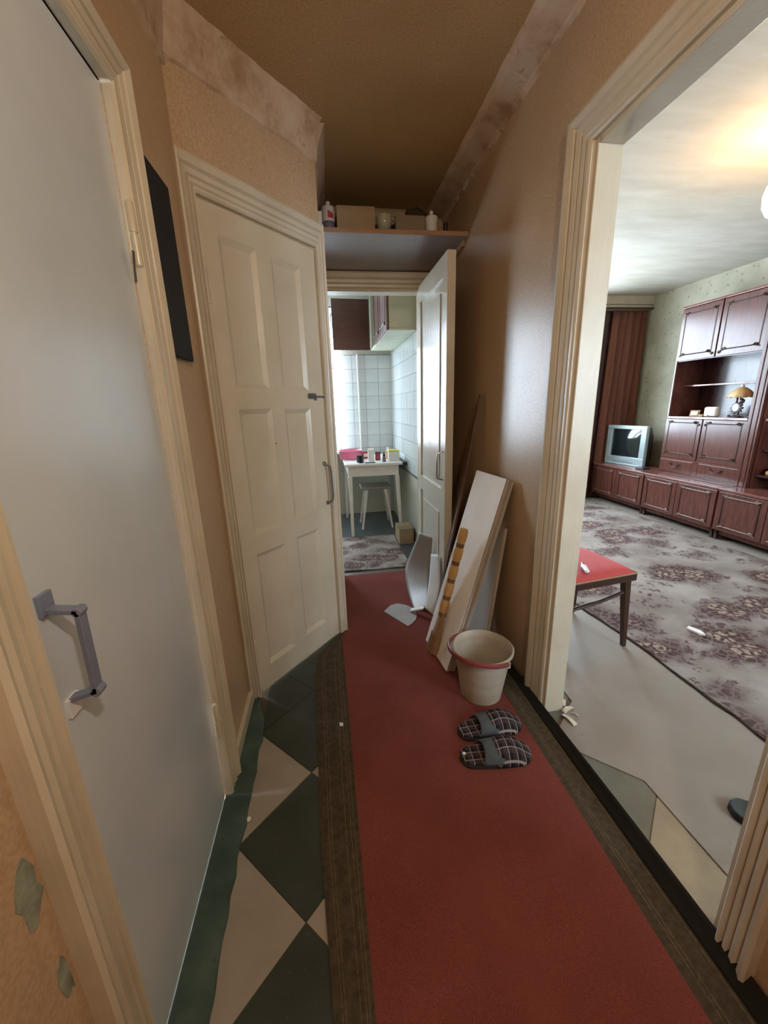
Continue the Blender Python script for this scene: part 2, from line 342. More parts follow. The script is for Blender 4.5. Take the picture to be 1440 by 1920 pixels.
# ------------------------------------------------------------------ mesh building
class MB:
    def __init__(s): s.v = []; s.f = []; s.uv = []; s.mi = []
    def add(s, vs, fs, mi=0, uvs=None):
        o = len(s.v); s.v += [tuple(p) for p in vs]
        for k, f in enumerate(fs):
            s.f.append(tuple(o+i for i in f)); s.mi.append(mi); s.uv.append(uvs[k] if uvs else None)
        return s
    def box(s, x0, x1, y0, y1, z0, z1, mi=0):
        v = [(x, y, z) for z in (z0, z1) for y in (y0, y1) for x in (x0, x1)]
        return s.add(v, [(0, 2, 3, 1), (4, 5, 7, 6), (0, 1, 5, 4), (2, 6, 7, 3), (0, 4, 6, 2), (1, 3, 7, 5)], mi)
    def obox(s, o, U, V, Wv, mi=0):
        o, U, V, Wv = map(Vector, (o, U, V, Wv))
        v = [o + a*U + b*V + c*Wv for c in (0, 1) for b in (0, 1) for a in (0, 1)]
        f = [(0, 2, 3, 1), (4, 5, 7, 6), (0, 1, 5, 4), (2, 6, 7, 3), (0, 4, 6, 2), (1, 3, 7, 5)]
        if U.cross(V).dot(Wv) < 0: f = [t[::-1] for t in f]
        return s.add(v, f, mi)
    def taper(s, c0, h0, c1, h1, mi=0):     # box frustum: centre, (hx,hy) bottom and top
        v = []
        for c, h in ((c0, h0), (c1, h1)):
            for sy in (-1, 1):
                for sx in (-1, 1): v.append((c[0]+sx*h[0], c[1]+sy*h[1], c[2]))
        return s.add(v, [(0, 2, 3, 1), (4, 5, 7, 6), (0, 1, 5, 4), (2, 6, 7, 3), (0, 4, 6, 2), (1, 3, 7, 5)], mi)
    def lathe(s, prof, c=(0, 0, 0), n=24, axis='z', mi=0, sx=1., sy=1., cap=True):
        v = []; f = []
        for r, z in prof:
            for k in range(n):
                a = 2*PI*k/n; p = (r*math.cos(a)*sx, r*math.sin(a)*sy, z)
                if axis == 'x': p = (p[2], p[0], p[1])
                if axis == 'y': p = (p[0], p[2], p[1])
                v.append((p[0]+c[0], p[1]+c[1], p[2]+c[2]))
        for i in range(len(prof)-1):
            for k in range(n):
                k2 = (k+1) % n; q = (i*n+k, i*n+k2, (i+1)*n+k2, (i+1)*n+k); f.append(q if axis != 'y' else q[::-1])
        if cap:
            if prof[0][0] > 1e-6: f.append(tuple(range(n))[::-1])
            if prof[-1][0] > 1e-6: f.append(tuple((len(prof)-1)*n+k for k in range(n)))
        return s.add(v, f, mi)
    def tube(s, pts, r, n=8, mi=0, flat=1.):
        pts = [Vector(p) for p in pts]; v = []; f = []
        up = Vector((0, 0, 1)); prev = None
        for i, p in enumerate(pts):
            t = (pts[min(i+1, len(pts)-1)] - pts[max(i-1, 0)]).normalized()
            if prev is None:
                a = t.cross(up if abs(t.z) < .9 else Vector((1, 0, 0))).normalized()
            else: a = (prev - t*prev.dot(t)).normalized()
            prev = a; b = t.cross(a)
            rr = r[i] if isinstance(r, (list, tuple)) else r
            for k in range(n):
                an = 2*PI*k/n; v.append(p + a*rr*math.cos(an) + b*rr*flat*math.sin(an))
        for i in range(len(pts)-1):
            for k in range(n):
                k2 = (k+1) % n; f.append((i*n+k, i*n+k2, (i+1)*n+k2, (i+1)*n+k))
        f.append(tuple(range(n))[::-1]); f.append(tuple((len(pts)-1)*n+k for k in range(n)))
        return s.add(v, f, mi)
    def prism(s, poly, z0, z1, mi=0):
        n = len(poly); A = sum(poly[i][0]*poly[(i+1) % n][1]-poly[(i+1) % n][0]*poly[i][1] for i in range(n))
        if A < 0: poly = poly[::-1]
        v = [(x, y, z0) for x, y in poly]+[(x, y, z1) for x, y in poly]
        f = [tuple(range(n))[::-1], tuple(range(n, 2*n))]+[(i, (i+1) % n, n+(i+1) % n, n+i) for i in range(n)]
        return s.add(v, f, mi)
    def grid(s, fn, nu, nv, mi=0, uv=False, thick=0.):
        vs = [Vector(fn(i/nu, j/nv)) for j in range(nv+1) for i in range(nu+1)]
        fs = []; uvs = []
        for j in range(nv):
            for i in range(nu):
                a = j*(nu+1)+i; fs.append((a, a+1, a+nu+2, a+nu+1))
                uvs.append([(i/nu, j/nv), ((i+1)/nu, j/nv), ((i+1)/nu, (j+1)/nv), (i/nu, (j+1)/nv)])
        return s.add(vs, fs, mi, uvs if uv else None)
    def mesh(s, name, mats, smooth=False):
        me = bpy.data.meshes.new(name); me.from_pydata(s.v, [], s.f)
        for m in (mats if isinstance(mats, (list, tuple)) else [mats]): me.materials.append(m)
        me.polygons.foreach_set('material_index', s.mi)
        if any(s.uv):
            l = me.uv_layers.new(name='UVMap')
            for p, u in zip(me.polygons, s.uv):
                if u:
                    for li, c in zip(p.loop_indices, u): l.data[li].uv = c
        if smooth: me.polygons.foreach_set('use_smooth', [True]*len(me.polygons))
        me.update(); return me
    def build(s, name, mats, parent=None, smooth=False, bevel=0., thick=0., kind=None, label=None, cat=None, group=None, sub=0, recenter=False):
        if recenter and not parent:
            xs = [p[0] for p in s.v]; ys = [p[1] for p in s.v]; zs = [p[2] for p in s.v]
            c = ((min(xs)+max(xs))/2, (min(ys)+max(ys))/2, min(zs)); s.v = [(p[0]-c[0], p[1]-c[1], p[2]-c[2]) for p in s.v]
        o = bpy.data.objects.new(name, s.mesh(name, mats, smooth)); COL.objects.link(o)
        if recenter and not parent: o.location = c
        if parent: o.parent = parent
        if thick:
            md = o.modifiers.new('thickness', 'SOLIDIFY'); md.thickness = thick; md.offset = 0
        if bevel:
            md = o.modifiers.new('bevel', 'BEVEL'); md.width = bevel; md.segments = 2; md.limit_method = 'ANGLE'; md.harden_normals = False
        if sub:
            md = o.modifiers.new('subdiv', 'SUBSURF'); md.levels = sub; md.render_levels = sub
        if smooth:
            try:
                me = o.data; me.set_sharp_from_angle(angle=math.radians(42))
            except Exception: pass
        tag(o, label, cat, group, kind); return o
def tag(o, label=None, cat=None, group=None, kind=None):
    if label: o['label'] = label
    if cat: o['category'] = cat
    if group: o['group'] = group
    if kind: o['kind'] = kind
    return o
def empty(name, loc=(0, 0, 0), rz=0., label=None, cat=None, group=None, kind=None):
    o = bpy.data.objects.new(name, None); COL.objects.link(o); o.location = loc; o.rotation_euler = (0, 0, rz)
    o.empty_display_size = .1; return tag(o, label, cat, group, kind)
def copy_tree(o, parent=None):
    c = o.copy(); COL.objects.link(c)
    if parent: c.parent = parent
    for ch in list(o.children): copy_tree(ch, c)
    return c
def struct(name, mb, mat, **k): return mb.build(name, mat, kind='structure', **k)

# ================================================================== SETTING
XL, XR, H = -0.425, 0.855, 2.50          # hall side walls, ceiling height
XLV = 0.93                               # living-room face of the right wall
DV = Vector((0.65858, 0.75251, 0)); NV = Vector((0.75251, -0.65858, 0))   # angled wall direction / normal
AO = Vector((-0.3877, 1.6305, 0))        # angled wall, s = 0
def AP(s, off=0.): p = AO + DV*s + NV*off; return (p.x, p.y)
C0 = (XL, 1.588); C1 = (0.027, 2.105); YK = 2.88

# hall walls
b = MB()
b.box(XL-.1, XL, -1.3, .53, 0, H); b.box(XL-.1, XL, 1.115, 1.588, 0, H); b.box(XL-.1, XL, .53, 1.115, 1.985, H)
struct('wall_left', b, M['wall'])
b = MB()
def aw(s0, s1, z0, z1):
    p0, p1, p2, p3 = AP(s0), AP(s1), AP(s1, -.06), AP(s0, -.06)
    b.prism([p0, p1, p2, p3], z0, z1)
aw(-.0566, -.015, 0, H); aw(.58, .63, 0, H); aw(-.015, .58, 2.005, H)
struct('wall_corner', b, M['wall'])
b = MB(); b.box(-.07, .027, 2.125, YK, 0, H); struct('wall_niche', b, M['wall'])
b = MB()
b.box(XR, XLV, -1.3, .508, 0, H); b.box(XR, XLV, 1.307, YK, 0, H); b.box(XR, XLV, .508, 1.307, 2.052, H)
struct('wall_right', b, M['wall'])
b = MB(); b.box(XL, XR, -1.4, -1.3, 0, H); struct('wall_back', b, M['wall'])
b = MB(); b.box(-1.5, .03, YK, YK+.08, 0, H); b.box(.685, XR, YK, YK+.08, 0, H); b.box(.03, .685, YK, YK+.08, 2.041, H)
struct('wall_front', b, M['wall'])
b = MB(); b.box(-.60, XR, -1.4, YK+.04, H, H+.1); struct('ceiling', b, M['ceil'])

# living room shell: X .93..4.07, Y -.95..4.8
b = MB(); b.box(XLV, 4.2, -1.05, 4.9, H, H+.1); struct('ceiling_living', b, M['lceil'])
b = MB(); b.box(4.07, 4.2, -1.05, 4.9, 0, H); struct('wall_living_right', b, M['lwall'])
b = MB()
b.box(XLV, 1.3, 4.8, 4.95, 0, H); b.box(3.0, 4.07, 4.8, 4.95, 0, H); b.box(1.3, 3.0, 4.8, 4.95, 0, .8); b.box(1.3, 3.0, 4.8, 4.95, 2.3, H)
struct('wall_living_front', b, M['lwall'])
b = MB()
b.box(XLV, 1.9, -1.05, -.95, 0, H); b.box(3.0, 4.07, -1.05, -.95, 0, H); b.box(1.9, 3.0, -1.05, -.95, 0, .9); b.box(1.9, 3.0, -1.05, -.95, 2.1, H)
struct('wall_living_back', b, M['lwall'])
# kitchen shell: X -1.4 .. .787
b = MB(); b.box(.793, XLV, YK+.08, 4.8, 0, H); kr = struct('wall_kitchen_right', b, M['kwall'])
b = MB(); b.box(-1.5, -1.4, YK+.08, 4.9, 0, H); struct('wall_kitchen_left', b, M['kwall'])
b = MB()
b.box(-1.4, -1.0, 4.756, 4.9, 0, H); b.box(.225, .793, 4.756, 4.9, 0, H); b.box(-1.0, .225, 4.756, 4.9, 0, .79); b.box(-1.0, .225, 4.756, 4.9, 2.25, H)
kf = struct('wall_kitchen_front', b, M['kwall'])
b = MB(); b.box(-1.5, XLV, YK+.04, 4.9, H, H+.1); struct('ceiling_kitchen', b, M['kceil'])

wlft = bpy.data.objects['wall_left']
M['chip'] = simple('exposed_plaster', '#8e9484', .9, 0, .25, 30, .5)
rnd = random.Random(21)
for (yc, zc, ry, rz_) in ((.425, .70, .018, .055), (.432, .52, .010, .04), (.415, .86, .012, .03)):
    pl = [(ry*(1+rnd.uniform(-.3, .3))*math.cos(a*PI/7), rz_*(1+rnd.uniform(-.3, .3))*math.sin(a*PI/7)) for a in range(14)]
    vs = [(XL+.0012, yc+p[0], zc+p[1]) for p in pl]+[(XL-.001, yc+p[0], zc+p[1]) for p in pl]
    MB().add(vs, [tuple(range(14)), tuple(range(14, 28))[::-1]]+[(i, 14+i, 14+(i+1) % 14, (i+1) % 14) for i in range(14)]).build('plaster_chip', M['chip'], wlft, label='chipped patch of bare greenish plaster')
# glazed tiles on the kitchen walls: every visible tile a part
tm = MB().box(-.0735, .0735, -.005, .001, -.0735, .0735).mesh('tile', M['ktile'])
tmr = MB().box(-.005, .001, -.0735, .0735, -.0735, .0735).mesh('tile', M['ktile'])
def put(name, me, loc, parent, rot=(0, 0, 0)):
    o = bpy.data.objects.new(name, me); COL.objects.link(o); o.location = loc; o.rotation_euler = rot; o.parent = parent; return o
for r in range(8):
    z = 1.79 - .15*r
    for c in range(4):
        x = .787-.075-.15*c
        if x < .25: continue
        put('tile', tm, (x, 4.75+random.uniform(-.001, .001), z), kf, (random.uniform(-.006, .006), 0, random.uniform(-.006, .006)))
    for c in range(11):
        y = 4.745-.075-.15*c
        put('tile', tmr, (.792+random.uniform(-.0008, .0008), y, z), kr, (0, random.uniform(-.005, .005), random.uniform(-.005, .005)))
b = MB(); b.box(.25, .787, 4.752, 4.758, .64, 1.87); b.build('tile_backing', M['grout'], kf)
b = MB(); b.box(.7925, .7935, 3.09, 4.75, .64, 1.87); b.build('tile_backing', M['grout'], kr)

# floors
b = MB(); b.box(-.6, XLV, -1.4, YK+.08, -.06, 0); fl = struct('floor', b, M['subfloor'])
b = MB(); b.box(XLV, 4.2, -1.05, 4.9, -.06, 0); struct('floor_living', b, M['subfloor'])
b = MB(); b.box(-1.5, XLV, YK+.08, 4.9, -.06, 0); struct('floor_kitchen', b, M['kfloor'])

def clip(poly, a, bb, c):   # keep a*x+b*y<=c
    out = []
    for i in range(len(poly)):
        p, q = poly[i], poly[(i+1) % len(poly)]
        dp, dq = a*p[0]+bb*p[1]-c, a*q[0]+bb*q[1]-c
        if dp <= 0: out.append(p)
        if (dp < 0) != (dq < 0) and abs(dp-dq) > 1e-9:
            t = dp/(dp-dq); out.append((p[0]+t*(q[0]-p[0]), p[1]+t*(q[1]-p[1])))
    return out
P2 = (-.356, .946); E_ = .219
for i in range(-5, 5):
    for j in range(-5, 8):
        # lattice vertex (i,j): steps (+E,+E) and (+E,-E)
        vx = lambda p, q: (P2[0]+E_*(p+q), P2[1]+E_*(p-q))
        g = .0012
        c = vx(i+.5, j+.5)
        poly = [vx(i, j), vx(i+1, j), vx(i+1, j+1), vx(i, j+1)]
        poly = [(c[0]+(x-c[0])*(1-g*6), c[1]+(y-c[1])*(1-g*6)) for x, y in poly]
        grey = (i+j) % 2 != 0
        if c[1] > 1.5: grey = False
        for pl in ((-1, 0, .352), (1, 0, .16), (0, -1, .6), (0, 1, 2.10), (-NV.x, -NV.y, -(NV.x*AO.x+NV.y*AO.y)-.002)):
            poly = clip(poly, *pl)
            if len(poly) < 3: break
        if len(poly) < 3: continue
        ar = abs(sum(poly[k][0]*poly[(k+1) % len(poly)][1]-poly[(k+1) % len(poly)][0]*poly[k][1] for k in range(len(poly))))/2
        if ar < .0006: continue
        MB().prism(poly, -.002, .003+random.uniform(0, .0006)).build('floor_tile', M['tgrey'] if grey else M['tdark'], fl)
for poly, mt, z in (([(.80, 1.15), (.859, 1.09), (1.06, .90), (1.018, .876), (.865, .739), (.80, .70)], 'tolive', .0035),
                 ([(.868, .735), (1.019, .872), (1.06, .86), (1.06, .60), (.93, .50), (.87, .50), (.80, .55), (.80, .69)], 'tbeige', .003),
                 ([(.80, 1.16), (1.06, 1.40), (.93, 1.5), (.80, 1.4)], 'tolive', .002)):
    MB().prism(poly, -.001, z).build('floor_tile', M[mt], fl)

# green painted strip along the left wall, with an uneven edge
b = MB()
def strip(y0, y1, n):
    L = [XL, XR]; rnd = random.Random(3); pr = []
    for k in range(n+1):
        y = y0+(y1-y0)*k/n; e = -.345+rnd.uniform(-.006, .006); 
        if y > 1.45: e = -.345-(y-1.45)*.35
        pr.append([(XL, y, 0), (XL, y, .022), (-.385, y, .017+rnd.uniform(-.002, .002)), (e, y, .010), (e+.003, y, 0)])
    for k in range(n):
        for q in range(4):
            b.add([pr[k][q], pr[k][q+1], pr[k+1][q+1], pr[k+1][q]], [(0, 1, 2, 3)])
    b.add(pr[0], [(4, 3, 2, 1, 0)]); b.add(pr[-1], [(0, 1, 2, 3, 4)])
strip(-1.29, 1.585, 60)
struct('baseboard_left', b, M['green'])
b = MB().box(XL, XL+.018, 1.222, 1.58, .018, .075)
struct('baseboard_corner', b, M['cream_old'], bevel=.003)
b = MB().box(XR-.012, XR, 1.43, YK, 0, .035); struct('baseboard_right', b, M['subfloor'])

# old whitewashed cornices with ragged lower edges
def cornice(name, p0, p1, nrm, zl, proj, seed, thick=.02):
    rnd = random.Random(seed); p0 = Vector((*p0, 0)); p1 = Vector((*p1, 0)); nrm = Vector((*nrm, 0)).normalized()
    L = (p1-p0).length; n = max(4, int(L/.025)); b = MB(); rows = []
    dz = 0; dp = 0
    for k in range(n+1):
        p = p0.lerp(p1, k/n); dz = dz*.75+rnd.uniform(-.005, .005); dp = dp*.85+rnd.uniform(-.0025, .0025)
        bl = min(.012, proj*.2)
        prof = [(0, zl+dz-.002), (bl, zl+dz+.004), (bl+.004, zl+(H-zl)*.30), (proj*.80, H-.014), (proj+dp, H), (0, H)]
        rows.append([tuple(p+nrm*u+Vector((0, 0, z))) for u, z in prof])
    m = len(rows[0])
    for k in range(n):
        for q in range(m-2): b.add([rows[k][q], rows[k][q+1], rows[k+1][q+1], rows[k+1][q]], [(0, 1, 2, 3)])
    b.add(rows[0], [tuple(range(m))]); b.add(rows[-1], [tuple(range(m))[::-1]])
    return struct(name, b, M['cornice'])
cornice('trim_1', (XR, -1.3), (XR, YK), (-1, 0), 2.452, .125, 1)
cornice('trim_2', C0, C1, (NV.x, NV.y), 2.352, .05, 2)
cornice('trim_3', (XL, -1.3), (XL, 1.60), (1, 0), 2.325, .045, 3)
cornice('trim_4', (.027, 2.10), (.027, YK), (1, 0), 2.36, .055, 4)
b = MB().box(XLV, 4.07, 4.72, 4.8, 2.40, 2.5).box(XLV, 4.07, 4.745, 4.8, 2.345, 2.40)
struct('trim_5', b, simple('cream_cornice', '#a99d84', .8), bevel=.006)

# ---------------------------------------------------------------- casings
PROF = [(0, 0), (0, .018), (.06, .024), (.14, .024), (.18, .014), (.24, .021), (.36, .023), (.40, .013), (.46, .022), (.60, .026), (.68, .016), (.74, .026), (.90, .034), (1, .030), (1, 0)]
def casing(root, x0, x1, ztop, wl, wt, wr, face=0., name='casing', mat='cream_old', sc=1., ends=(0., 0.)):
    """moulded architrave round an opening in root's frame: x along, -y to the viewer"""
    b = MB(); rows = []
    for (ox, oz, dx, dz) in ((x0, ends[0], -wl, 0), (x0, ztop, -wl, wt), (x1, ztop, wr, wt), (x1, ends[1], wr, 0)):
        rows.append([(ox+dx*u, face-v*sc, oz+dz*u) for u, v in PROF])
    m = len(PROF)
    for k in range(3):
        for q in range(m-1): b.add([rows[k][q], rows[k+1][q], rows[k+1][q+1], rows[k][q+1]], [(0, 1, 2, 3)])
    b.add(rows[0], [tuple(range(m))]); b.add(rows[3], [tuple(range(m))[::-1]])
    return b.build(name, M[mat], root)
def jambs(root, x0, x1, zt, y0, y1, t=.02, mat='cream_old', sides='ltr'):
    b = MB()
    if 'l' in sides: b.box(x0-t, x0, y0, y1, 0, zt+t)
    if 'r' in sides: b.box(x1, x1+t, y0, y1, 0, zt+t)
    if 't' in sides: b.box(x0, x1, y0, y1, zt, zt+t)
    return b.build('jamb', M[mat], root, bevel=.003)
def hinge(parent, x, z, y=-.01, h=.11):
    b = MB().lathe([(.009, z-h/2), (.009, z-.004)], (x, y, 0), 10).lathe([(.0075, z-.004), (.0075, z+.004)], (x, y, 0), 10)
    b.lathe([(.009, z+.004), (.009, z+h/2), (.004, z+h/2+.006)], (x, y, 0), 10)
    return b.build('hinge', M['cream'], parent, smooth=True)

# door 1: flush grey gloss door, left wall.  local x = +Y, -y = into the hall
d1 = empty('door_1', (XL, .53, 0), PI/2, 'tall flush glossy grey door with steel pull handle in the left wall', 'door', kind='structure')
casing(d1, .004, .583, 1.985, .085, .085, .095)
lf = MB().box(.008, .579, .002, .040, .02, 1.980).build('leaf', M['greypaint'], d1, bevel=.003, label='smooth glossy grey leaf')
jambs(d1, 0, .587, 1.985, .0, .1, .012)
# handle (bent flat bar with square end plates)
hx, z0, z1 = .053, .872, 1.022
MB().box(hx-.016, hx+.014, -.004, .003, z1-.004, z1+.030).build('handle_plate', M['bluesteel'], lf, bevel=.001)
MB().box(hx-.014, hx+.014, -.004, .003, z0-.030, z0+.002).build('handle_plate', M['white'], lf, bevel=.001, label='lower plate with chipped white paint')
b = MB().obox((hx-.009, 0, z1-.001), (.018, 0, 0), (0, -.045, -.006), (0, 0, .008))
b.obox((hx-.009, -.047, z1-.004), (.018, 0, 0), (0, .008, 0), (0, .003, -.146+.01), 0)
b.obox((hx-.009, 0, z0-.006), (.018, 0, 0), (0, -.044, .012), (0, 0, .008))
b.lathe([(.0075, hx-.009), (.0075, hx+.009)], (0, -.043, z1-.003), 10, 'x').lathe([(.0085, hx-.009), (.0085, hx+.009)], (0, -.041, z0+.009), 10, 'x')
b.build('handle', M['bluesteel'], lf, bevel=.0012, label='bent blue-grey steel pull handle')
hinge(d1, .582, 1.70, -.014, .13); hinge(d1, .582, .33, -.014, .12)
MB().tube([(.578, -.006, 1.665), (.566, -.012, 1.66), (.57, -.008, 1.64), (.574, -.004, 1.60)], .0022, 6).build('wire_hook', M['tvdark'], d1)

# door 2: cream six-panel door in the angled wall
d2 = empty('door_2', (AO.x, AO.y, 0), math.atan2(DV.y, DV.x), 'cream painted six-panel door in the angled wall', 'door', kind='structure')
casing(d2, -.012, .582, 2.008, .062, .100, .046)
jambs(d2, -.015, .585, 2.008, .0, .06, .008)
PX = [(.067, .237), (.312, .478)]
PZ = [[(1.385, 1.91), (.768, 1.302), (.12, .682)], [(1.380, 1.905), (.780, 1.298), (.138, .690)]]
b = MB(); y0, y1 = -.004, .034; z0, z1 = .012, 2.0
b.box(-.006, PX[0][0], y0, y1, z0, z1); b.box(PX[0][1], PX[1][0], y0, y1, z0, z1); b.box(PX[1][1], .576, y0, y1, z0, z1)
for c in (0, 1):
    x0, x1 = PX[c]; prev = z1
    for (a, t) in PZ[c]:
        b.box(x0, x1, y0, y1, t, prev); prev = a
    b.box(x0, x1, y0, y1, z0, prev)
lf2 = b.build('leaf', M['cream'], d2)
for c in (0, 1):
    for (a, t) in PZ[c]:
        x0, x1 = PX[c]; p = MB(); q = .020; yf, yr = -.003, .009
        o_ = [(x0, yf, a), (x1, yf, a), (x1, yf, t), (x0, yf, t)]; i_ = [(x0+q, yr, a+q), (x1-q, yr, a+q), (x1-q, yr, t-q), (x0+q, yr, t-q)]
        bk = [(x0, .03, a), (x1, .03, a), (x1, .03, t), (x0, .03, t)]
        p.add(o_+i_+bk, [(0, 1, 5, 4), (1, 2, 6, 5), (2, 3, 7, 6), (3, 0, 4, 7), (4, 5, 6, 7), (11, 10, 9, 8), (0, 8, 9, 1), (1, 9, 10, 2), (2, 10, 11, 3), (3, 11, 8, 0)])
        p.build('panel', M['cream'], lf2)
b = MB().tube([(.548, -.006, 1.02), (.552, -.038, 1.005), (.557, -.042, .98), (.562, -.042, .85), (.560, -.036, .825), (.556, -.006, .81)], .0055, 8)
b.lathe([(.012, -.002), (.010, -.010)], (.548, -.002, 1.02), 10, 'y').lathe([(.012, -.002), (.010, -.010)], (.556, -.002, .81), 10, 'y')
b.build('handle', M['steel'], lf2, smooth=True, label='worn steel pull handle')
MB().box(.468, .520, -.010, -.004, 1.343, 1.368).tube([(.46, -.014, 1.356), (.572, -.014, 1.352)], .004, 8).box(.506, .512, -.020, -.012, 1.335, 1.356).build('slide_bolt', M['steel'], lf2, label='small steel slide bolt')
MB().lathe([(.003, -.001), (.003, -.006)], (.24, 0, 1.151), 8, 'y').build('keyhole', M['tvdark'], lf2)
hinge(d2, -.010, 1.73, -.010, .11); hinge(d2, -.008, .235, -.010, .11)

# doorway to the living room (right wall).  local x = -Y, -y = into the hall
dw = empty('door_4', (XR, 1.285, 0), -PI/2, 'open cream-cased doorway to the living room', 'doorway', kind='structure')
casing(dw, -.015, .77, 2.045, .125, .105, .075, sc=.85)
jambs(dw, 0, .755, 2.03, -.004, .080, .020, sides='lt')
MB().box(.755, .775, -.004, .080, 0, 2.050).build('jamb', M['cream_old'], dw)
# kitchen doorway + leaf
dk = empty('door_3', (.03, YK, 0), 0, 'open white gloss kitchen door with its cream casing under the shelf', 'door', kind='structure')
casing(dk, 0, .655, 2.035, .0, .116, .10, sc=.9)
jambs(dk, 0, .655, 2.035, 0, .08, .004, sides='t')
# leaf swung back against the right wall: hinge (.69,2.86) -> free edge (.685,2.18)
hp = Vector((.668, 2.862)); fp = Vector((.668, 2.19)); ld = (fp-hp).normalized()
lk = bpy.data.objects.new('leaf', None); COL.objects.link(lk); lk.parent = dk
lk.location = (hp.x-.03, hp.y-YK, 0); lk.rotation_euler = (0, 0, math.atan2(ld.y, ld.x))
bpy.data.objects.remove(lk)
# (leaf mesh is written directly: x along leaf from hinge, y>0 to the right wall)
LKL = .685
def leafpt(s, t, z): return (hp.x-.03+ld.x*s-ld.y*t, hp.y-YK+ld.y*s+ld.x*t, z)
def leafbox(b, s0, s1, t0, t1, z0, z1): b.obox(leafpt(s0, t0, z0), Vector(leafpt(s1, t0, z0))-Vector(leafpt(s0, t0, z0)), Vector(leafpt(s0, t1, z0))-Vector(leafpt(s0, t0, z0)), (0, 0, z1-z0))
# t = 0 is the face towards the hall (x smallest); positive t towards the right wall
b = MB(); ZT = 2.055; pr = [(.09, .60, .80, 1.95), (.09, .60, .14, .70)]
leafbox(b, 0, .09, 0, .045, .012, ZT); leafbox(b, .60, LKL, 0, .045, .012, ZT)
leafbox(b, .09, .60, 0, .045, 1.95, ZT); leafbox(b, .09, .60, 0, .045, .70, .80); leafbox(b, .09, .60, 0, .045, .012, .14)
lfk = b.build('leaf', M['kdoor'], dk)
for s0, s1, za, zb in pr:
    p = MB(); leafbox(p, s0, s1, .010, .035, za, zb); leafbox(p, s0+.06, s1-.06, .004, .010, za+.06, zb-.06)
    p.build('panel', M['kdoor'], lfk, bevel=.003)
b = MB().tube([leafpt(.645, -.001, 1.03), leafpt(.645, -.035, 1.02), leafpt(.645, -.038, .99), leafpt(.645, -.038, .90), leafpt(.645, -.035, .875), leafpt(.645, -.001, .865)], .005, 8)
b.build('handle', M['steel'], lfk, smooth=True, label='chrome pull handle')

# windows
def window(name, x0, x1, z0, z1, yi, yo, label, nm=2, parts=True):
    r = empty(name, ((x0+x1)/2, (yi+yo)/2, z0), 0, label, 'window', kind='structure')
    W = (x1-x0)/2; Ht = z1-z0; b = MB(); t = .05
    b.box(-W, W, -.03, .03, 0, t); b.box(-W, W, -.03, .03, Ht-t, Ht); b.box(-W, -W+t, -.03, .03, t, Ht-t); b.box(W-t, W, -.03, .03, t, Ht-t)
    for k in range(1, nm): x = -W+2*W*k/nm; b.box(x-.035, x+.035, -.03, .03, t, Ht-t)
    b.build('window_frame', M['winframe'], r, bevel=.004)
    for k in range(nm):
        xa = -W+2*W*k/nm+.04; xb = -W+2*W*(k+1)/nm-.04
        MB().box(xa, xb, -.003, .003, t, Ht-t).build('pane', M['glass'], r)
    return r
k = window('window_1', -1.0, .225, .79, 2.25, 4.756, 4.90, 'bright kitchen window behind the flowered curtain')
window('window_2', 1.3, 3.0, .8, 2.3, 4.8, 4.95, 'living room window beside the rust drape', 3)
window('window_3', 1.9, 3.0, .9, 2.1, -1.05, -.95, 'living room window behind the viewer', 3)
MB().box(-1.05, .24, 4.62, 4.757, .765, .79).build('trim_6', M['winframe'], kind='structure', bevel=.004)
MB().tube([(.405, 4.725, .80), (.40, 4.725, 1.87)], .012, 12).build('trim_7', M['white'], kind='structure', smooth=True)

# ================================================================== FLOOR COVERINGS
# red runner: rows across, left edge drifts, right edge curls up the wall
run = empty('carpet_runner', (.35, .8, .004), 0, 'long red carpet runner with dark olive striped borders on the hall floor', 'carpet')
def lerpl(t, ys, xs):
    for k in range(len(ys)-1):
        if t <= ys[k+1]: return xs[k]+(xs[k+1]-xs[k])*max(0, (t-ys[k])/(ys[k+1]-ys[k]))
    return xs[-1]
YS = [-1.28, .54, .9, 1.66, 1.86, 2.00, 2.13, 2.86]
LX = [-.05, -.068, -.10, -.133, -.13, -.035, .035, .036]          # outer left edge
RL = [.03, .021, .018, .014, .012, .012, .055, .05]               # red starts
RR = [.72, .724, .727, .729, .729, .73, .73, .73]                 # red ends
def rp(x, y, z): return (x-.35, y-.8, z-.004+.0035)
def edge(ar, y): return lerpl(y, YS, ar)
NY = 110
b = MB().grid(lambda u, v: rp(edge(RL, -1.28+4.14*v)*(1-u)+edge(RR, -1.28+4.14*v)*u, -1.28+4.14*v, .006+.0015*math.sin(9*v+4*u)+(.008*max(0, (u-.8)/.2)**2)), 14, NY)
b.build('field', M['red'], run, thick=.004, label='plain red pile')
b = MB().grid(lambda u, v: rp(edge(LX, -1.28+4.14*v)*(1-u)+(edge(RL, -1.28+4.14*v)+.001)*u, -1.28+4.14*v, .005+.002*u), 6, NY, uv=True)
b.build('border', M['border'], run, thick=.004, label='olive striped border on the door side')
def rbz(u, y): 
    k = .030+.012*math.sin(y*2.3+.6); return .0145+.004*u+k*max(0, (u-.55)/.45)**1.8
def rbx(u, y): 
    x0 = edge(RR, y)-.001; x1 = .838+.010*math.sin(y*1.7+1) if y > .3 else .84
    if y > 1.5: x1 = .832
    return x0+(x1-x0)*u
b = MB().grid(lambda u, v: rp(rbx(u, -1.28+4.14*v), -1.28+4.14*v, rbz(u, -1.28+4.14*v)), 10, NY, uv=True)
b.build('border', M['border'], run, thick=.004, label='olive striped border curling up along the right wall')

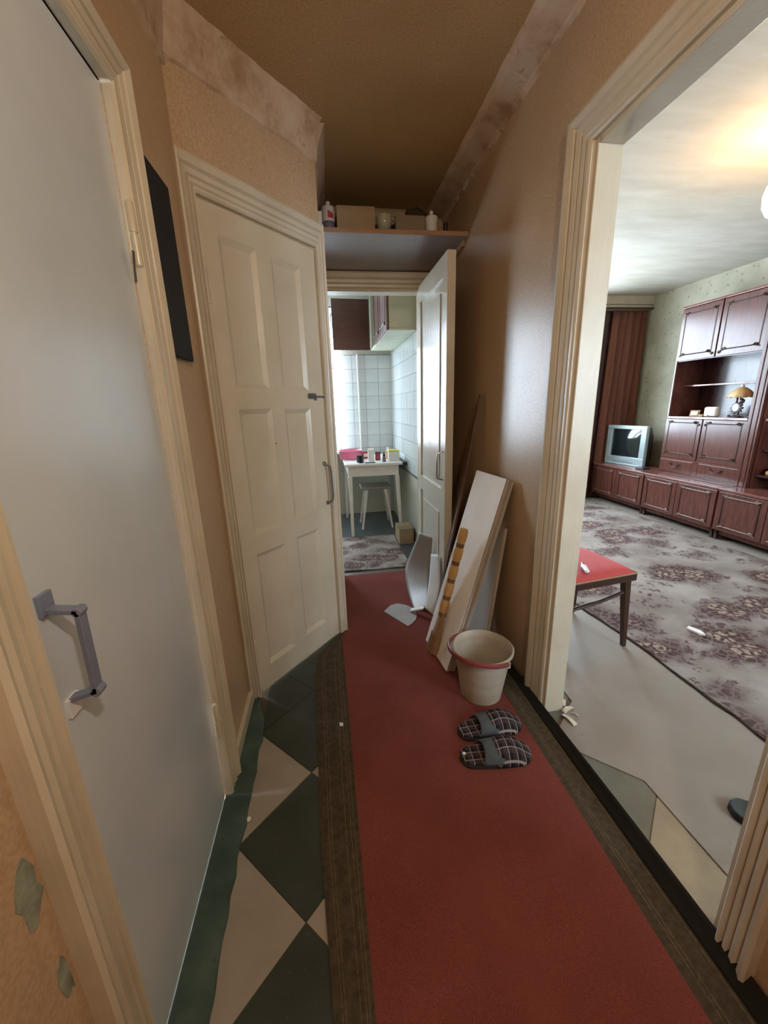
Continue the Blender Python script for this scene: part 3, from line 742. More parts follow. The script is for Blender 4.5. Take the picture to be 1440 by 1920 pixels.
b = MB().grid(lambda u, v: (lambda q: (q[0], q[1], q[2]+.0032))(rp(rbx(.70+.29*u, -1.28+4.14*v), -1.28+4.14*v, rbz(.70+.29*u, -1.28+4.14*v))), 5, NY)  # near-black strip laid over the outer part of the right border
b.build('black_edge_strip', M['black'], run, thick=.002, smooth=True, label='black strip on the outer right border next to the wall')

# pale hardboard sheet in the living room
sheet = [(.853, 1.185), (1.002, 1.32), (1.02, 1.6), (1.0, 4.7), (4.0, 4.7), (4.0, -.85), (1.035, -.85), (1.028, .633), (1.022, .88), (1.022, .929), (.862, 1.085)]
b = MB().prism(sheet, .001, .007); b.build('floor_sheet', M['lino'], label='pale grey stained sheet flooring inside the living room doorway', cat='flooring', recenter=True)
# patterned carpet, frayed near edge
rnd = random.Random(11); pts = []
for k in range(61):
    y = -.8+ (4.42+.8)*k/60; x = lerpl(y, [-.8, 1.0, 1.3, 1.62, 2.04, 2.8, 4.5], [1.62, 1.607, 1.60, 1.596, 1.545, 1.52, 1.5])
    pts.append((x+rnd.uniform(-.008, .008), y))
b = MB(); n = 60
for k in range(n):
    a, c = pts[k], pts[k+1]; f0 = 3.42; segs = 12
    for j in range(segs):
        x0, x1 = a[0]+(f0-a[0])*j/segs, a[0]+(f0-a[0])*(j+1)/segs; X0, X1 = c[0]+(f0-c[0])*j/segs, c[0]+(f0-c[0])*(j+1)/segs
        zz = lambda x, y: .013+.004*math.exp(-((x-1.6)/.05)**2)*(.5+.5*math.sin(y*17))
        b.add([(x0, a[1], zz(x0, a[1])), (x1, a[1], zz(x1, a[1])), (X1, c[1], zz(X1, c[1])), (X0, c[1], zz(X0, c[1]))], [(0, 1, 2, 3)])
lc = b.build('patterned_carpet', M['floral'], thick=.009, label='large beige carpet with maroon flower clusters in the living room', cat='carpet')
b = MB()
b.tube([(p[0]-.003+rnd.uniform(-.004, .004), p[1], .012+rnd.uniform(0, .006)) for p in pts], [.0025+rnd.uniform(0, .003) for p in pts], 6)
b.build('frayed_edge', M['fray'], lc, label='dark frayed edge')
b = MB().grid(lambda u, v: (.06+.56*u, 2.95+.85*v, .006+.002*math.sin(8*u+5*v)), 8, 10)
b.build('kitchen_rug', M['krug'], thick=.005, label='worn patterned rug just inside the kitchen doorway', cat='rug')

# ================================================================== HALL OBJECTS
# board on the left wall
b = MB().obox((XL+.004, 1.235, 1.455), (0, .185, 0), (.012, 0, 0), (0, -.002, .475))
b.build('wall_board', M['navy'], recenter=True, bevel=.002, label='narrow dark navy board on the wall between the two doors', cat='board')

# high shelf
sh = empty('high_shelf', (.44, 2.64, 2.178), 0, 'wide painted board shelf high above the kitchen doorway', 'shelf')
MB().box(.029-.44, .853-.44, 2.402-2.64, 2.872-2.64, 0, .02).build('board', M['lilac'], sh, label='board with glossy grey underside')
MB().box(.029-.44, .853-.44, 2.396-2.64, 2.402-2.64, -.002, .022).build('front_edge', M['pinewood'], sh, bevel=.002, label='orange-brown wooden front edge')
MB().box(.835-.44, .853-.44, 2.45-2.64, 2.87-2.64, -.03, 0).build('bracket', M['pinewood'], sh)
sh.rotation_euler = (-.090, 0, 0)
ZS = 2.2175
# things on the shelf
r = empty('bottle', (.087, 2.47, ZS), 0, 'mauve bottle with white and red label at the left end of the high shelf', 'bottle')
MB().lathe([(.030, 0), (.034, .006), (.034, .055), (.033, .058), (.033, .105), (.030, .118), (.014, .128)], n=20).build('body', M['clearblue'], r, smooth=True)
MB().lathe([(.0345, .050), (.0345, .118), (.0335, .12)], n=20).build('label_wrap', M['labelwhite'], r, smooth=True)
MB().grid(lambda u, v: (.0352*math.sin(-.1+u*.9), -.0352*math.cos(-.1+u*.9), .062+.036*v*(1-.4*u)), 6, 2).build('red_mark', M['redbox'], r)
MB().lathe([(.012, .126), (.012, .146), (.009, .148)], n=14).build('cap', M['labelwhite'], r, smooth=True)
def carton(name, loc, w, d, h, mat, label, cat='box', rz=0, creases=2, flap=True):
    r = empty(name, loc, rz, label, cat)
    b = MB(); n = 8
    b.grid(lambda u, v: ((u-.5)*w, -d/2-.002*math.sin(PI*v*creases)*1.5, v*h), 6, n); 
    b.add([(-w/2, -d/2, 0), (w/2, -d/2, 0), (w/2, d/2, 0), (-w/2, d/2, 0), (-w/2, -d/2, h), (w/2, -d/2, h), (w/2, d/2, h), (-w/2, d/2, h)], [(0, 3, 2, 1), (4, 5, 6, 7), (1, 2, 6, 5), (2, 3, 7, 6), (3, 0, 4, 7)])
    b.build('body', mat, r)
    if flap: MB().obox((-w/2, -d/2, h), (w, 0, 0), (0, d*.48, .004), (0, 0, .002)).obox((-w/2, d/2, h), (w, 0, 0), (0, -d*.48, .004), (0, 0, .002)).build('flap', mat, r)
    return r
carton('cardboard_box', (.233, 2.50, ZS), .205, .13, .118, M['cardboard'], 'creased tan cardboard box beside the labelled bottle on the high shelf', 'box', 0, 3)
r = empty('sugar_bowl', (.392, 2.475, ZS), 0, 'celadon porcelain bowl with handles in the middle of the high shelf', 'bowl')
MB().lathe([(.026, 0), (.030, .006), (.022, .014), (.036, .034), (.046, .062), (.045, .080), (.047, .088), (.043, .088), (.040, .075), (.020, .025), (0, .02)], n=28).build('body', M['porcelain'], r, smooth=True)
for sx in (-1, 1):
    MB().tube([(sx*.043, 0, .08), (sx*.058, 0, .082), (sx*.06, 0, .068), (sx*.045, 0, .055)], .004, 8).build('handle', M['porcelain'], r, smooth=True)
carton('grey_box', (.535, 2.50, ZS), .165, .11, .088, M['greycard'], 'low grey-brown cardboard box in the right half of the high shelf', 'box', 0, 1)
r = empty('enamel_jar', (.660, 2.47, ZS), 0, 'small white enamel jar with knobbed lid at the right of the high shelf', 'jar')
MB().lathe([(.030, 0), (.034, .004), (.034, .060), (.037, .075), (.037, .085)], n=22).build('body', M['white'], r, smooth=True)
MB().lathe([(.038, .085), (.036, .092), (.015, .098), (.008, .104), (.012, .116), (.006, .126), (0, .128)], n=22).build('lid', M['white'], r, smooth=True)
r = empty('wrapped_roll', (.34, 2.66, ZS-.017), 0, 'long pale wrapped roll lying at the back of the high shelf', 'roll')
MB().lathe([(0, -.24), (.055, -.238), (.062, -.22), (.064, 0), (.061, .22), (.054, .238), (0, .24)], (0, 0, .158), 22, 'x').build('body', M['plastic_bag'], r, smooth=True)
MB().box(-.23, .23, -.05, .05, 0, .10).build('base', M['cardboard'], r, label='flat cardboard base under the roll')
r = empty('knit_slipper', (.585, 2.51, ZS+.094), .2, 'dark brown knitted bundle lying on top of the low grey box', 'bundle')
MB().lathe([(0, -.07), (.020, -.06), (.026, -.02), (.022, .03), (.014, .06), (0, .07)], (0, 0, .026), 16, 'x', sy=.9).build('body', M['wirebrown'], r, smooth=True)
MB().tube([(-.04, 0, .045), (0, -.005, .058), (.04, 0, .046)], .004, 6).build('strap', M['sole'], r)
r = empty('dark_tin', (.752, 2.50, ZS), 0, 'narrow dark tin beside the white jar near the right wall on the shelf', 'tin')
MB().lathe([(.012, 0), (.013, .002), (.013, .075), (.010, .078)], n=14).build('body', M['tvdark'], r, smooth=True)
MB().lathe([(.0135, .066), (.0135, .080), (0, .082)], n=14).build('lid', M['wirebrown'], r, smooth=True)
r = empty('pale_book', (.042, 2.52, ZS), 0, 'pale green-grey upright booklet behind the bottle on the high shelf', 'booklet')
MB().box(-.009, .009, -.06, .06, 0, .10).build('pages', M['paper'], r)
MB().box(-.011, -.009, -.062, .062, 0, .105).box(.009, .011, -.062, .062, 0, .105).build('cover', M['porcelain'], r)

# leaning panels
def lean_panel(name, o, U, V, t, label, face, group=None):
    o, U, V = map(Vector, (o, U, V)); N = U.cross(V).normalized()
    if N.x > 0: N = -N      # N towards the hall
    r = empty(name, tuple(o+U*.5), 0, label, 'panel')
    oo = -U*.5
    MB().obox(oo-N*t, U, V, N*(t-.002)).build('core', M['raw'], r, bevel=.001, label='raw brown chipboard edge')
    MB().obox(oo-N*.0015, U, V, N*.0015).build('face', face, r)
    MB().obox(oo-N*(t+.0015), U, V, N*.0015).build('back_face', M['white'], r)
    e = U.normalized()*.004
    MB().obox(oo-e*.5-N*t*.8, e*.5, V, N*t*.45).build('edge_band', M['paleboard'], r)
    return r
V1 = Vector((.304, .089, .941)); U1 = Vector((-.034, .285, 0))
lean_panel('cabinet_panel', (.514, 1.607, .012), U1, V1, .017, 'glossy white furniture panel leaning at the front of the stack by the right wall', M['whitelam'])
lean_panel('cabinet_panel', (.538, 1.604, .012), U1*.98, V1*.985, .017, 'second white panel in the leaning stack, right behind the glossy one', M['paleboard'])
V3 = Vector((.115, .06, .695)); U3 = Vector((-.02, .25, 0))
lean_panel('cabinet_panel', (.708, 1.64, .012), U3, V3, .016, 'shorter pale panel with brown edge leaning nearest the right wall', M['paleboard'])
lean_panel('cabinet_panel', (.735, 1.70, .012), U3*1.1, Vector((.095, .05, .60)), .014, 'lowest pale panel at the back of the leaning stack', M['paleboard'])

# lath
b = MB(); A_ = Vector((.60, 2.115, .006)); B_ = Vector((.832, 2.085, 1.345))
ax = (B_-A_).normalized(); sd = Vector((.15, .98, 0)).normalized(); nn = ax.cross(sd).normalized()
st = [(0, .018), (.25, .024), (.6, .030), (.8, .022), (.93, .014), (1, .011)]
rows = []
for t, wd in st:
    p = A_.lerp(B_, t); rows.append([p-sd*wd-nn*.006, p+sd*wd-nn*.006, p+sd*wd+nn*.006, p-sd*wd+nn*.006])
for k in range(len(rows)-1):
    for q in range(4): b.add([rows[k][q], rows[k][(q+1) % 4], rows[k+1][(q+1) % 4], rows[k+1][q]], [(0, 1, 2, 3)])
b.add(rows[0], [(3, 2, 1, 0)]); b.add(rows[-1], [(0, 1, 2, 3)])
b.build('wooden_lath', M['lath'], recenter=True, label='long dark brown tapered wooden lath leaning on the right wall behind the broom', cat='lath')

# sorghum broom (venik): bound straw segments and flared bristles
a0 = Vector((.490, 1.780, .012)); a1 = Vector((.658, 1.79, .712)); bd = a1-a0
r = empty('straw_broom', tuple(a0), 0, 'short straw broom with bound yellow handle, bristles on the red runner', 'broom')
P = lambda t: tuple(bd*t)
b = MB().tube([P(0.01), P(.06), P(.15), P(.26), P(.33)], [.052, .054, .046, .034, .026], 18, flat=.45)
for k in range(26):
    an = k*2.4; rr = .045*math.sqrt((k+.5)/26)
    p0 = Vector((math.cos(an)*rr*.7-.004, math.sin(an)*rr, 0))+bd*.005
    p0.z = max(p0.z, .002)
    b.tube([tuple(p0*1.0), tuple(bd*.16+p0*.85)], .0035, 5)
b.build('bristles', M['strawtip'], r, smooth=True)
for k in range(5):
    t0 = .33+k*.134; t1 = t0+.104; rr = .026
    MB().tube([P(t0), P(t0+.02), P((t0+t1)/2), P(t1-.02), P(t1)], [rr*.86, rr, rr*1.04, rr, rr*.86], 14, flat=.9).build('straw_segment', M['straw'], r, smooth=True)
    MB().tube([P(t0-.030), P(t0)], [rr*.9, rr*.9], 14, flat=.9).build('binding', M['twine'], r, smooth=True)

# curled sheet offcuts by the kitchen door
def c3(p, t):
    n = len(p)-1; x = t*n; k = min(n-1, int(x)); f = x-k
    P0, P1, P2_, P3 = [Vector(p[max(0, min(n, k+i))]) for i in (-1, 0, 1, 2)]
    return .5*((2*P1)+(-P0+P2_)*f+(2*P0-5*P1+4*P2_-P3)*f*f+(-P0+3*P1-3*P2_+P3)*f**3)
Lc = [(.598, 2.53, .44), (.560, 2.62, .27), (.520, 2.66, .12), (.500, 2.50, .03), (.492, 2.24, .008)]
Rc = [(.655, 2.40, .44), (.652, 2.42, .30), (.645, 2.42, .19), (.62, 2.36, .10), (.575, 2.20, .04)]
b = MB().grid(lambda u, v: c3(Lc, v)*(1-u)+c3(Rc, v)*u, 8, 24)
b.build('curled_sheet', M['greysheet'], smooth=True, thick=.003, recenter=True, label='curled grey sheet offcut bending against the foot of the open kitchen door', cat='offcut')
L2 = [(.640, 2.38, .33), (.612, 2.32, .17), (.552, 2.20, .035)]; R2 = [(.652, 2.24, .38), (.650, 2.19, .17), (.600, 2.13, .010)]
b = MB().grid(lambda u, v: c3(L2, v)*(1-u)+c3(R2, v)*u, 6, 14)
b.build('folded_sheet', M['strip'], smooth=True, thick=.003, recenter=True, label='pale bluish bent sheet leaning right beside the curled grey offcut', cat='offcut')
MB().prism([(.292, 2.248), (.35, 2.32), (.396, 2.334), (.45, 2.30), (.50, 2.235), (.49, 2.16), (.474, 2.113), (.44, 2.07), (.409, 2.046)], .0125, .0150).build('floor_offcut', M['greysheet'], recenter=True, label='flat pointed grey offcut lying on the red runner', cat='offcut')
MB().obox((.455, 2.200, .018), (.075, -.05, .035), (.012, .030, 0), (0, 0, .010)).build('metal_strip', M['strip'], recenter=True, bevel=.002, label='short white plastic strip at the foot of the leaning lath', cat='strip')

# bucket
r = empty('plastic_bucket', (.625, 1.440, .012), 0, 'old off-white plastic bucket with red handle in front of the leaning panels', 'bucket')
zb = .242
prof = [(0, .004), (.070, .003), (.082, 0), (.090, .004), (.122, zb-.022), (.127, zb-.018), (.134, zb-.010), (.135, zb), (.128, zb+.003), (.123, zb-.004), (.119, zb-.03), (.088, .012), (0, .010)]
MB().lathe(prof, n=48).build('body', M['bucket'], r, smooth=True)
# handle: arc resting on the rim towards the left
hp_ = []
d0 = Vector((.45, -.893, 0))           # pivot towards viewer-right front
for k in range(19):
    a = PI*k/18
    base = d0*math.cos(a)*.139; out = Vector((-.893, -.45, 0))*math.sin(a)*.158
    hp_.append(tuple(base+out+Vector((0, 0, zb-.012+.028*math.sin(a)))))
MB().tube(hp_, .0075, 8, flat=1.5).build('handle', M['redplastic'], r, smooth=True, label='red plastic carrying handle')
for sg in (1, -1):
    p = d0*sg*.137
    MB().box(p.x-.010, p.x+.010, p.y-.006, p.y+.006, zb-.03, zb-.002).build('handle_lug', M['bucket'], r, bevel=.002)

# slippers
def slipper(name, loc, rz, label, dot=False, mats=('plaid', 'slate')):
    r = empty(name, loc, rz, label, 'slipper', 'plaid slippers on the runner')
    L = .272
    def half(t):    # half width along length
        return .040+.012*math.sin(PI*min(1, t*1.05))+(.006 if t > .5 else 0)
    out = []
    for k in range(33):
        t = k/32; 
        hw = .043+.010*math.sin(PI*(t-.15))
        e = min(1, math.sqrt(max(0, 1-((t-.14)/.14)**2))) if t < .14 else (math.sqrt(max(0, 1-((t-.8)/.2)**2)) if t > .8 else 1)
        out.append((t*L, hw*e))
    poly = [(x, y) for x, y in out]+[(x, -y) for x, y in out[::-1][1:-1]]
    poly = [p for i, p in enumerate(poly) if i == 0 or (Vector(p)-Vector(poly[i-1])).length > 1e-4]
    MB().prism(poly, 0, .014).build('sole', M['sole'], r, bevel=.003)
    MB().prism([(x*.97+.004, y*.93) for x, y in poly], .014, .024).build('insole', M[mats[0]], r, bevel=.003)
    # upper: dome from mid foot to toe
    def up(u, v):
        t = .47+.515*v; i = t*32; k = min(31, int(i)); f = i-k; hw = out[k][1]*(1-f)+out[k+1][1]*f
        a = PI*u; hh = .050*math.sin(PI*min(1, (1-v)*.62+.0001)+.25)*(1-v**4)+.012
        return (t*L, -math.cos(a)*(hw+.003), .010+math.sin(a)**.8*hh)
    MB().grid(up, 18, 14).build('upper', M[mats[0]], r, smooth=True, thick=.004)
    def tongue(u, v):
        a = PI*(.06+.88*u); t = .27+.27*v+.05*math.sin(PI*u); i = t*32; k = min(31, int(i)); hw = out[k][1]
        return (t*L, -math.cos(a)*(hw+.005), .013+math.sin(a)**.8*(.056-.006*(1-v))-.004)
    MB().grid(tongue, 16, 6).build('collar', M[mats[1]], r, smooth=True, thick=.005, label='slate grey collar')
    if dot: MB().lathe([(.006, .0245), (.006, .026), (0, .027)], (.018, .006, 0), 12).build('sticker', M['paper'], r)
    return r
slipper('plaid_slipper', (.412, 1.112, .012), -.06, 'dark plaid slipper nearest the viewer, with a white dot at its heel', True)
slipper('plaid_slipper', (.442, 1.225, .012), .05, 'dark plaid slipper further back, right in front of the bucket')
s3 = slipper('grey_slipper', (1.205, .80, .009), -.75, 'grey slipper on the pale sheet beside the near doorway jamb', mats=('slate', 'slate'))
del s3['group']

# litter
def scrap(name, pts, z, label, mat='paper', h=.004, cat='scrap'):
    return MB().prism(pts, z, z+h).build(name, M[mat], recenter=True, label=label, cat=cat, bevel=.001)
scrap('paper_scrap', [(1.955, 1.70), (1.985, 1.715), (2.01, 1.665), (2.00, 1.625), (1.975, 1.64)], .019, 'white crumpled scrap on the flowered carpet', h=.012)
scrap('paper_scrap', [(-.026, 1.372), (-.012, 1.368), (-.012, 1.352), (-.026, 1.355)], .011, 'tiny white scrap on the runner edge in front of the panelled door', h=.004)
MB().lathe([(.008, .0045), (.008, .006), (0, .0065)], (-.337, 1.027, 0), 14).build('white_button', M['paper'], recenter=True, label='small round white button on the grey floor tile', cat='button')
rnd = random.Random(5)
for k, (x, y, sz, an, lb) in enumerate([(.955, 1.275, .030, .3, 'largest curled paint flake at the foot of the doorway jamb'), (.925, 1.225, .034, 1.9, 'long paint flake pointing from the jamb towards the runner'),
                                 (.962, 1.315, .022, .9, 'paint flake tucked behind the doorway jamb'), (.965, 1.245, .014, 2.4, 'smallest paint flake on the brown floor by the jamb')]):
    c, s_ = math.cos(an), math.sin(an)
    def fn(u, v, x=x, y=y, sz=sz, c=c, s_=s_):
        a = (u-.5)*sz*2; bb = (v-.5)*sz*.7*(1-.4*u); return (x+c*a-s_*bb, y+s_*a+c*bb, .008+.010*math.sin(PI*u)*(.6+.4*v))
    MB().grid(fn, 8, 4).build('paint_flake', M['cream'], thick=.002, smooth=True, recenter=True, label=lb, cat='paint flake')

# ================================================================== LIVING ROOM
# chair: seat corner towards (1.50,1.63); rotated a little
ch = empty('upholstered_chair', (1.30, 1.80, .012), .14, 'dark wooden chair with coral red upholstered seat just inside the living room doorway', 'chair')
sw = .20
MB().box(-sw, sw, -sw, sw, .385, .425).build('seat_frame', M['chairwood'], ch, bevel=.006)
def cush(u, v):
    x, y = (u-.5)*2, (v-.5)*2; e = (1-abs(x)**6)*(1-abs(y)**6); return (x*.197, y*.197, .424+.032*max(0, e)**.5)
b = MB().grid(cush, 20, 20); b.build('seat_cushion', M['velvet'], ch, smooth=True)
MB().tube([(-.199, -.2, .428), (.199, -.2, .428)], .003, 6).tube([(.2, -.199, .428), (.2, .199, .428)], .003, 6).build('piping', M['cord'], ch)
for sx, sy in ((1, -1), (1, 1), (-1, -1), (-1, 1)):
    if sx == 1: MB().taper((sx*.185, sy*.188, 0), (.011, .011), (sx*.165, sy*.165, .39), (.019, .019)).build('leg', M['chairwood'], ch, bevel=.003)
    else:
        MB().obox((-.20, sy*.165-.014, 0), (.026, 0, 0), (0, .028, 0), (.02, 0, .40)).obox((-.18, sy*.165-.014, .40), (.026, 0, 0), (0, .028, 0), (-.05, 0, .42)).build('leg', M['chairwood'], ch, bevel=.003)
for sy in (-1, 1): MB().tube([(-.17, sy*.172, .27), (0, sy*.172, .285), (.168, sy*.172, .32)], .010, 8).build('stretcher', M['chairwood'], ch, smooth=True)
MB().grid(lambda u, v: (-.215-.012*math.sin(PI*u)-.012*v, (u-.5)*.36, .66+.16*v), 10, 3).build('backrest', M['chairwood'], ch, thick=.014)
r = empty('tube_of_cream', (1.245, 1.66, .012+.457), 1.2, 'white plastic tube lying on the red chair seat', 'tube')
MB().lathe([(.001, -.05), (.012, -.045), (.016, .02), (.012, .032)], (0, 0, .012), 14, 'x', sy=.7).build('body', M['strip'], r, smooth=True)
MB().lathe([(.010, .032), (.010, .05), (0, .051)], (0, 0, .012), 12, 'x').build('cap', M['navyobj'], r, smooth=True)

# drapes
def drape(name, x0, x1, y, z0, z1, nf, amp, mat, label):
    def fn(u, v): return (x0+(x1-x0)*u-.10*(1-v)*(1-u)*0.5, y+amp*math.sin(u*nf*2*PI)*(1-.35*v)+.01*math.sin(u*17+v*3), z0+(z1-z0)*v)
    return MB().grid(fn, nf*12, 14).build(name, mat, smooth=True, thick=.003, recenter=True, label=label, cat='curtain')
drape('drape', 3.56, 4.03, 4.752, .02, 2.335, 5, .022, M['drape'], 'rust brown drape hanging in the far corner of the living room')
drape('drape', 3.12, 3.46, 4.752, .02, 2.335, 4, .022, M['drapedark'], 'dark patterned drape hanging left of the rust one')
MB().box(3.0, 4.04, 4.788, 4.799, .0, 2.34).build('drape_gap_panel', M['mahogdark'], recenter=True, label='dark panel in the gap behind the drapes', cat='panel')  # plain dark sheet behind both drapes, fills the gap between them
MB().tube([(.98, 4.70, 2.352), (4.05, 4.70, 2.352)], .011, 10).build('curtain_rail', M['chairwood'], recenter=True, smooth=True, label='thin rail carrying the living room drapes', cat='rail')

# ---- wall unit
def curl(b, x, y, z, s, flip=1):
    b.tube([(x, y, z), (x, y+flip*s*.5, z+s*.45), (x, y+flip*s*1.1, z+s*.25), (x, y+flip*s*.9, z-s*.2), (x, y+flip*s*.5, z)], s*.16, 5)
def trim_rect(T, d, x, y0, y1, z0, z1, mat):
    """dark grooves down the sides, ornate bars top and bottom, on a face looking to -X"""
    for y in (y0, y1): T(MB().box(x-.003, x+.001, y-.004, y+.004, z0, z1)).build('groove', M['brassdark'], d)
    for z, fl in ((z1, -1), (z0, 1)):
        h = MB(); h.tube([(x-.006, y0-.008, z-fl*.012), (x-.006, y0+.02, z), (x-.006, y0+.05, z), (x-.006, y1-.05, z), (x-.006, y1-.02, z), (x-.006, y1+.008, z-fl*.012)], .0048, 6)
        curl(h, x-.006, y0+.045, z, .034, -1); curl(h, x-.006, y1-.045, z, .034, 1)
        T(h).build('ornament', M[mat], d, smooth=True)
XB, XH = 3.50, 3.72
def base_cab(y0, label, trimmat='bronze'):
    y1 = y0+.855; yc = (y0+y1)/2; r = empty('base_cabinet', (XB+.28, yc, 0), 0, label, 'cabinet', 'low cabinets along the living room wall')
    T = lambda b: [setattr(b, 'v', [(p[0]-XB-.28, p[1]-yc, p[2]) for p in b.v]), b][1]
    T(MB().box(XB+.016, 4.06, y0+.002, y1-.002, .10, .47)).build('body', M['mahog'], r, bevel=.003)
    T(MB().box(XB+.05, 4.05, y0+.02, y1-.02, .055, .10)).build('plinth', M['mahog'], r)
    for yy in (y0+.02, y1-.02):
        for xx in (XB+.05, 4.0): T(MB().taper((xx, yy, .001), (.012, .012), (xx, yy, .10), (.020, .016))).build('leg', M['mahogdark'], r)
    for k in range(2):
        a = y0+.006+k*.423; c = a+.417
        d = T(MB().box(XB, XB+.015, a, c, .108, .462)).build('door', M['mahog'], r, bevel=.003)
        trim_rect(T, d, XB, a+.055, c-.055, .150, .425, trimmat)
    T(MB().box(XB-.006, 4.06, y0+.0005, y1-.0005, .471, .492)).build('top_board', M['mahogtop'], r, bevel=.003, label='glossy top board')
    return r
base_cab(3.862, 'low mahogany cabinet under the television at the far end of the wall unit')
base_cab(3.004, 'low mahogany cabinet under the tall open hutch, middle of the row')
base_cab(2.146, 'nearest low mahogany cabinet at the right edge of the picture')

def hutch(y0, y1, z1, label, full=True):
    yc = (y0+y1)/2; r = empty('hutch_cabinet', (XH+.165, yc, .4925), 0, label, 'cabinet')
    T = lambda b: [setattr(b, 'v', [(p[0]-XH-.165, p[1]-yc, p[2]-.4925) for p in b.v]), b][1]
    t = .018
    T(MB().box(XH, 4.06, y0, y0+t, .4925, z1)).build('side_panel', M['mahog'], r, bevel=.002)
    T(MB().box(XH, 4.06, y1-t, y1, .4925, z1)).build('side_panel', M['mahog'], r, bevel=.002)
    for ye in (y0, y1-.012): T(MB().box(XH-.004, XH+.003, ye, ye+.012, 1.10, 1.66)).build('edge_strip', M['mahogtop'], r)
    T(MB().box(4.045, 4.06, y0+t, y1-t, .4925, z1)).build('back_panel', M['mahogdark'], r)
    T(MB().box(XH-.015, 4.06, y0-.004, y1+.004, z1, z1+.02)).build('cornice', M['mahogtop'], r, bevel=.004)
    T(MB().box(XH+.005, 4.045, y0+t, y1-t, 1.655, 1.675)).build('shelf', M['mahogdark'], r)
    T(MB().box(XH+.12, 4.045, y0+t, y1-t, 1.402, 1.418)).build('shelf', M['mahogtop'], r, bevel=.002)
    T(MB().box(XH-.004, 4.045, y0+t, y1-t, 1.078, 1.100)).build('shelf', M['mahogtop'], r, bevel=.002)
    if full:
        mid = (y0+y1)/2
        for (za, zb2, nm) in ((1.662, z1-.006, 'door'), (.662, 1.074, 'door')):
            for a, c in ((y0+.004, mid-.006), (mid+.006, y1-.004)):
                d = T(MB().box(XH-.012, XH-.001, a, c, za, zb2)).build(nm, M['mahog'], r, bevel=.003)
                trim_rect(T, d, XH-.012, a+.045, c-.045, za+.055, zb2-.055 if za > 1 else zb2-.035, 'brassdark')
                zk = za+.035 if za > 1 else zb2-.05; yk = c-.03 if a < mid-.1 else a+.03
                k_ = MB().lathe([(.014, -.002), (.010, -.012), (.004, -.016)], (XH-.012, yk, zk), 12, 'x'); T(k_).build('knob', M['bronze'], d, smooth=True)
        for a, c in ((y0+.004, mid-.03), (mid+.03, y1-.004)):
            d = T(MB().box(XH-.012, XH-.001, a, c, .512, .642)).build('drawer', M['mahog'], r, bevel=.003)
            h = MB(); m = (a+c)/2; h.tube([(XH-.016, m-.045, .598), (XH-.034, m-.03, .575), (XH-.034, m+.03, .575), (XH-.016, m+.045, .598)], .005, 6)
            curl(h, XH-.016, m-.045, .60, .02, -1); curl(h, XH-.016, m+.045, .60, .02, 1); T(h).build('pull', M['brassdark'], d, smooth=True)
        T(MB().box(XH-.006, XH-.001, y0+.004, y1-.004, .646, .658)).build('rail', M['mahogtop'], r)
        T(MB().box(XH-.011, 4.04, mid-.028, mid+.028, .512, .642)).build('divider', M['mahog'], r)
        T(MB().box(XH+.0, 4.04, y0+t, y1-t, .4935, .510)).build('bottom_board', M['mahog'], r)
    else:
        T(MB().box(XH+.01, 4.045, y0+t, y1-t, .60, .62)).build('shelf', M['mahogdark'], r)
        T(MB().box(XH+.03, 4.045, y0+t, y1-t, .82, .836)).build('shelf', M['mahogdark'], r)
        d = T(MB().box(XH-.012, XH-.001, y0+.004, y1-.004, 1.68, z1-.006)).build('door', M['mahog'], r, bevel=.003)
    return r
hutch(3.035, 3.905, 2.165, 'tall mahogany hutch with open niche, upper doors and two drawers')
hutch(2.14, 2.925, 2.165, 'open dark hutch shelving at the right edge of the picture', full=False)
MB().box(XH-.03, 4.06, 2.93, 3.03, .4925, 2.15).box(XH-.036, XH-.03, 2.95, 2.965, .5, 2.14).box(XH-.036, XH-.03, 2.995, 3.01, .5, 2.14).build('unit_pilaster', M['mahog'], recenter=True, bevel=.003, label='narrow grooved mahogany pilaster right of the hutch niche', cat='pilaster')
# folded cloth in dark hutch
MB().box(3.76, 3.96, 2.55, 2.85, .6205, .655).box(3.77, 3.95, 2.56, 2.84, .656, .68).build('folded_cloth', M['straw'], recenter=True, bevel=.008, label='folded orange-beige cloth in the dark open hutch', cat='cloth')

# niche items (shelf top z 1.10)
r = empty('table_lamp', (3.80, 3.225, 1.1005), 0, 'ornate table lamp with scalloped amber shade in the hutch niche', 'lamp')
b = MB(); NS = 48; prof = [(.012, .272), (.035, .262), (.068, .235), (.090, .200), (.094, .186)]
vs = []; fs = []
for i, (rr, z) in enumerate(prof):
    for k in range(NS):
        a = 2*PI*k/NS; q = rr*(1+.06*abs(math.sin(a*5))*i/4); vs.append((q*math.cos(a), q*math.sin(a), z-(.010*abs(math.sin(a*5)) if i == 4 else 0)))
for i in range(len(prof)-1):
    for k in range(NS): fs.append((i*NS+k, (i+1)*NS+k, (i+1)*NS+(k+1) % NS, i*NS+(k+1) % NS))
b.add(vs, fs); b.build('shade', M['shade'], r, smooth=True, thick=.002)
MB().lathe([(.012, .268), (.016, .28), (.008, .292), (0, .296)], n=12).build('finial', M['creamplastic'], r, smooth=True)
b = MB().lathe([(.050, 0), (.055, .006), (.030, .014), (.012, .024), (.010, .27)], n=18); b.build('stem', M['ornsilver'], r, smooth=True)
b = MB().lathe([(.028, -.012), (.040, -.008), (.040, .008), (.028, .012)], (-.02, 0, .085), 22, 'x')
for k in range(10):
    a = 2*PI*k/10; b.lathe([(0, -.013), (.011, -.006), (.011, .006), (0, .013)], (-.016, .045*math.cos(a), .085+.045*math.sin(a)), 8, 'x')
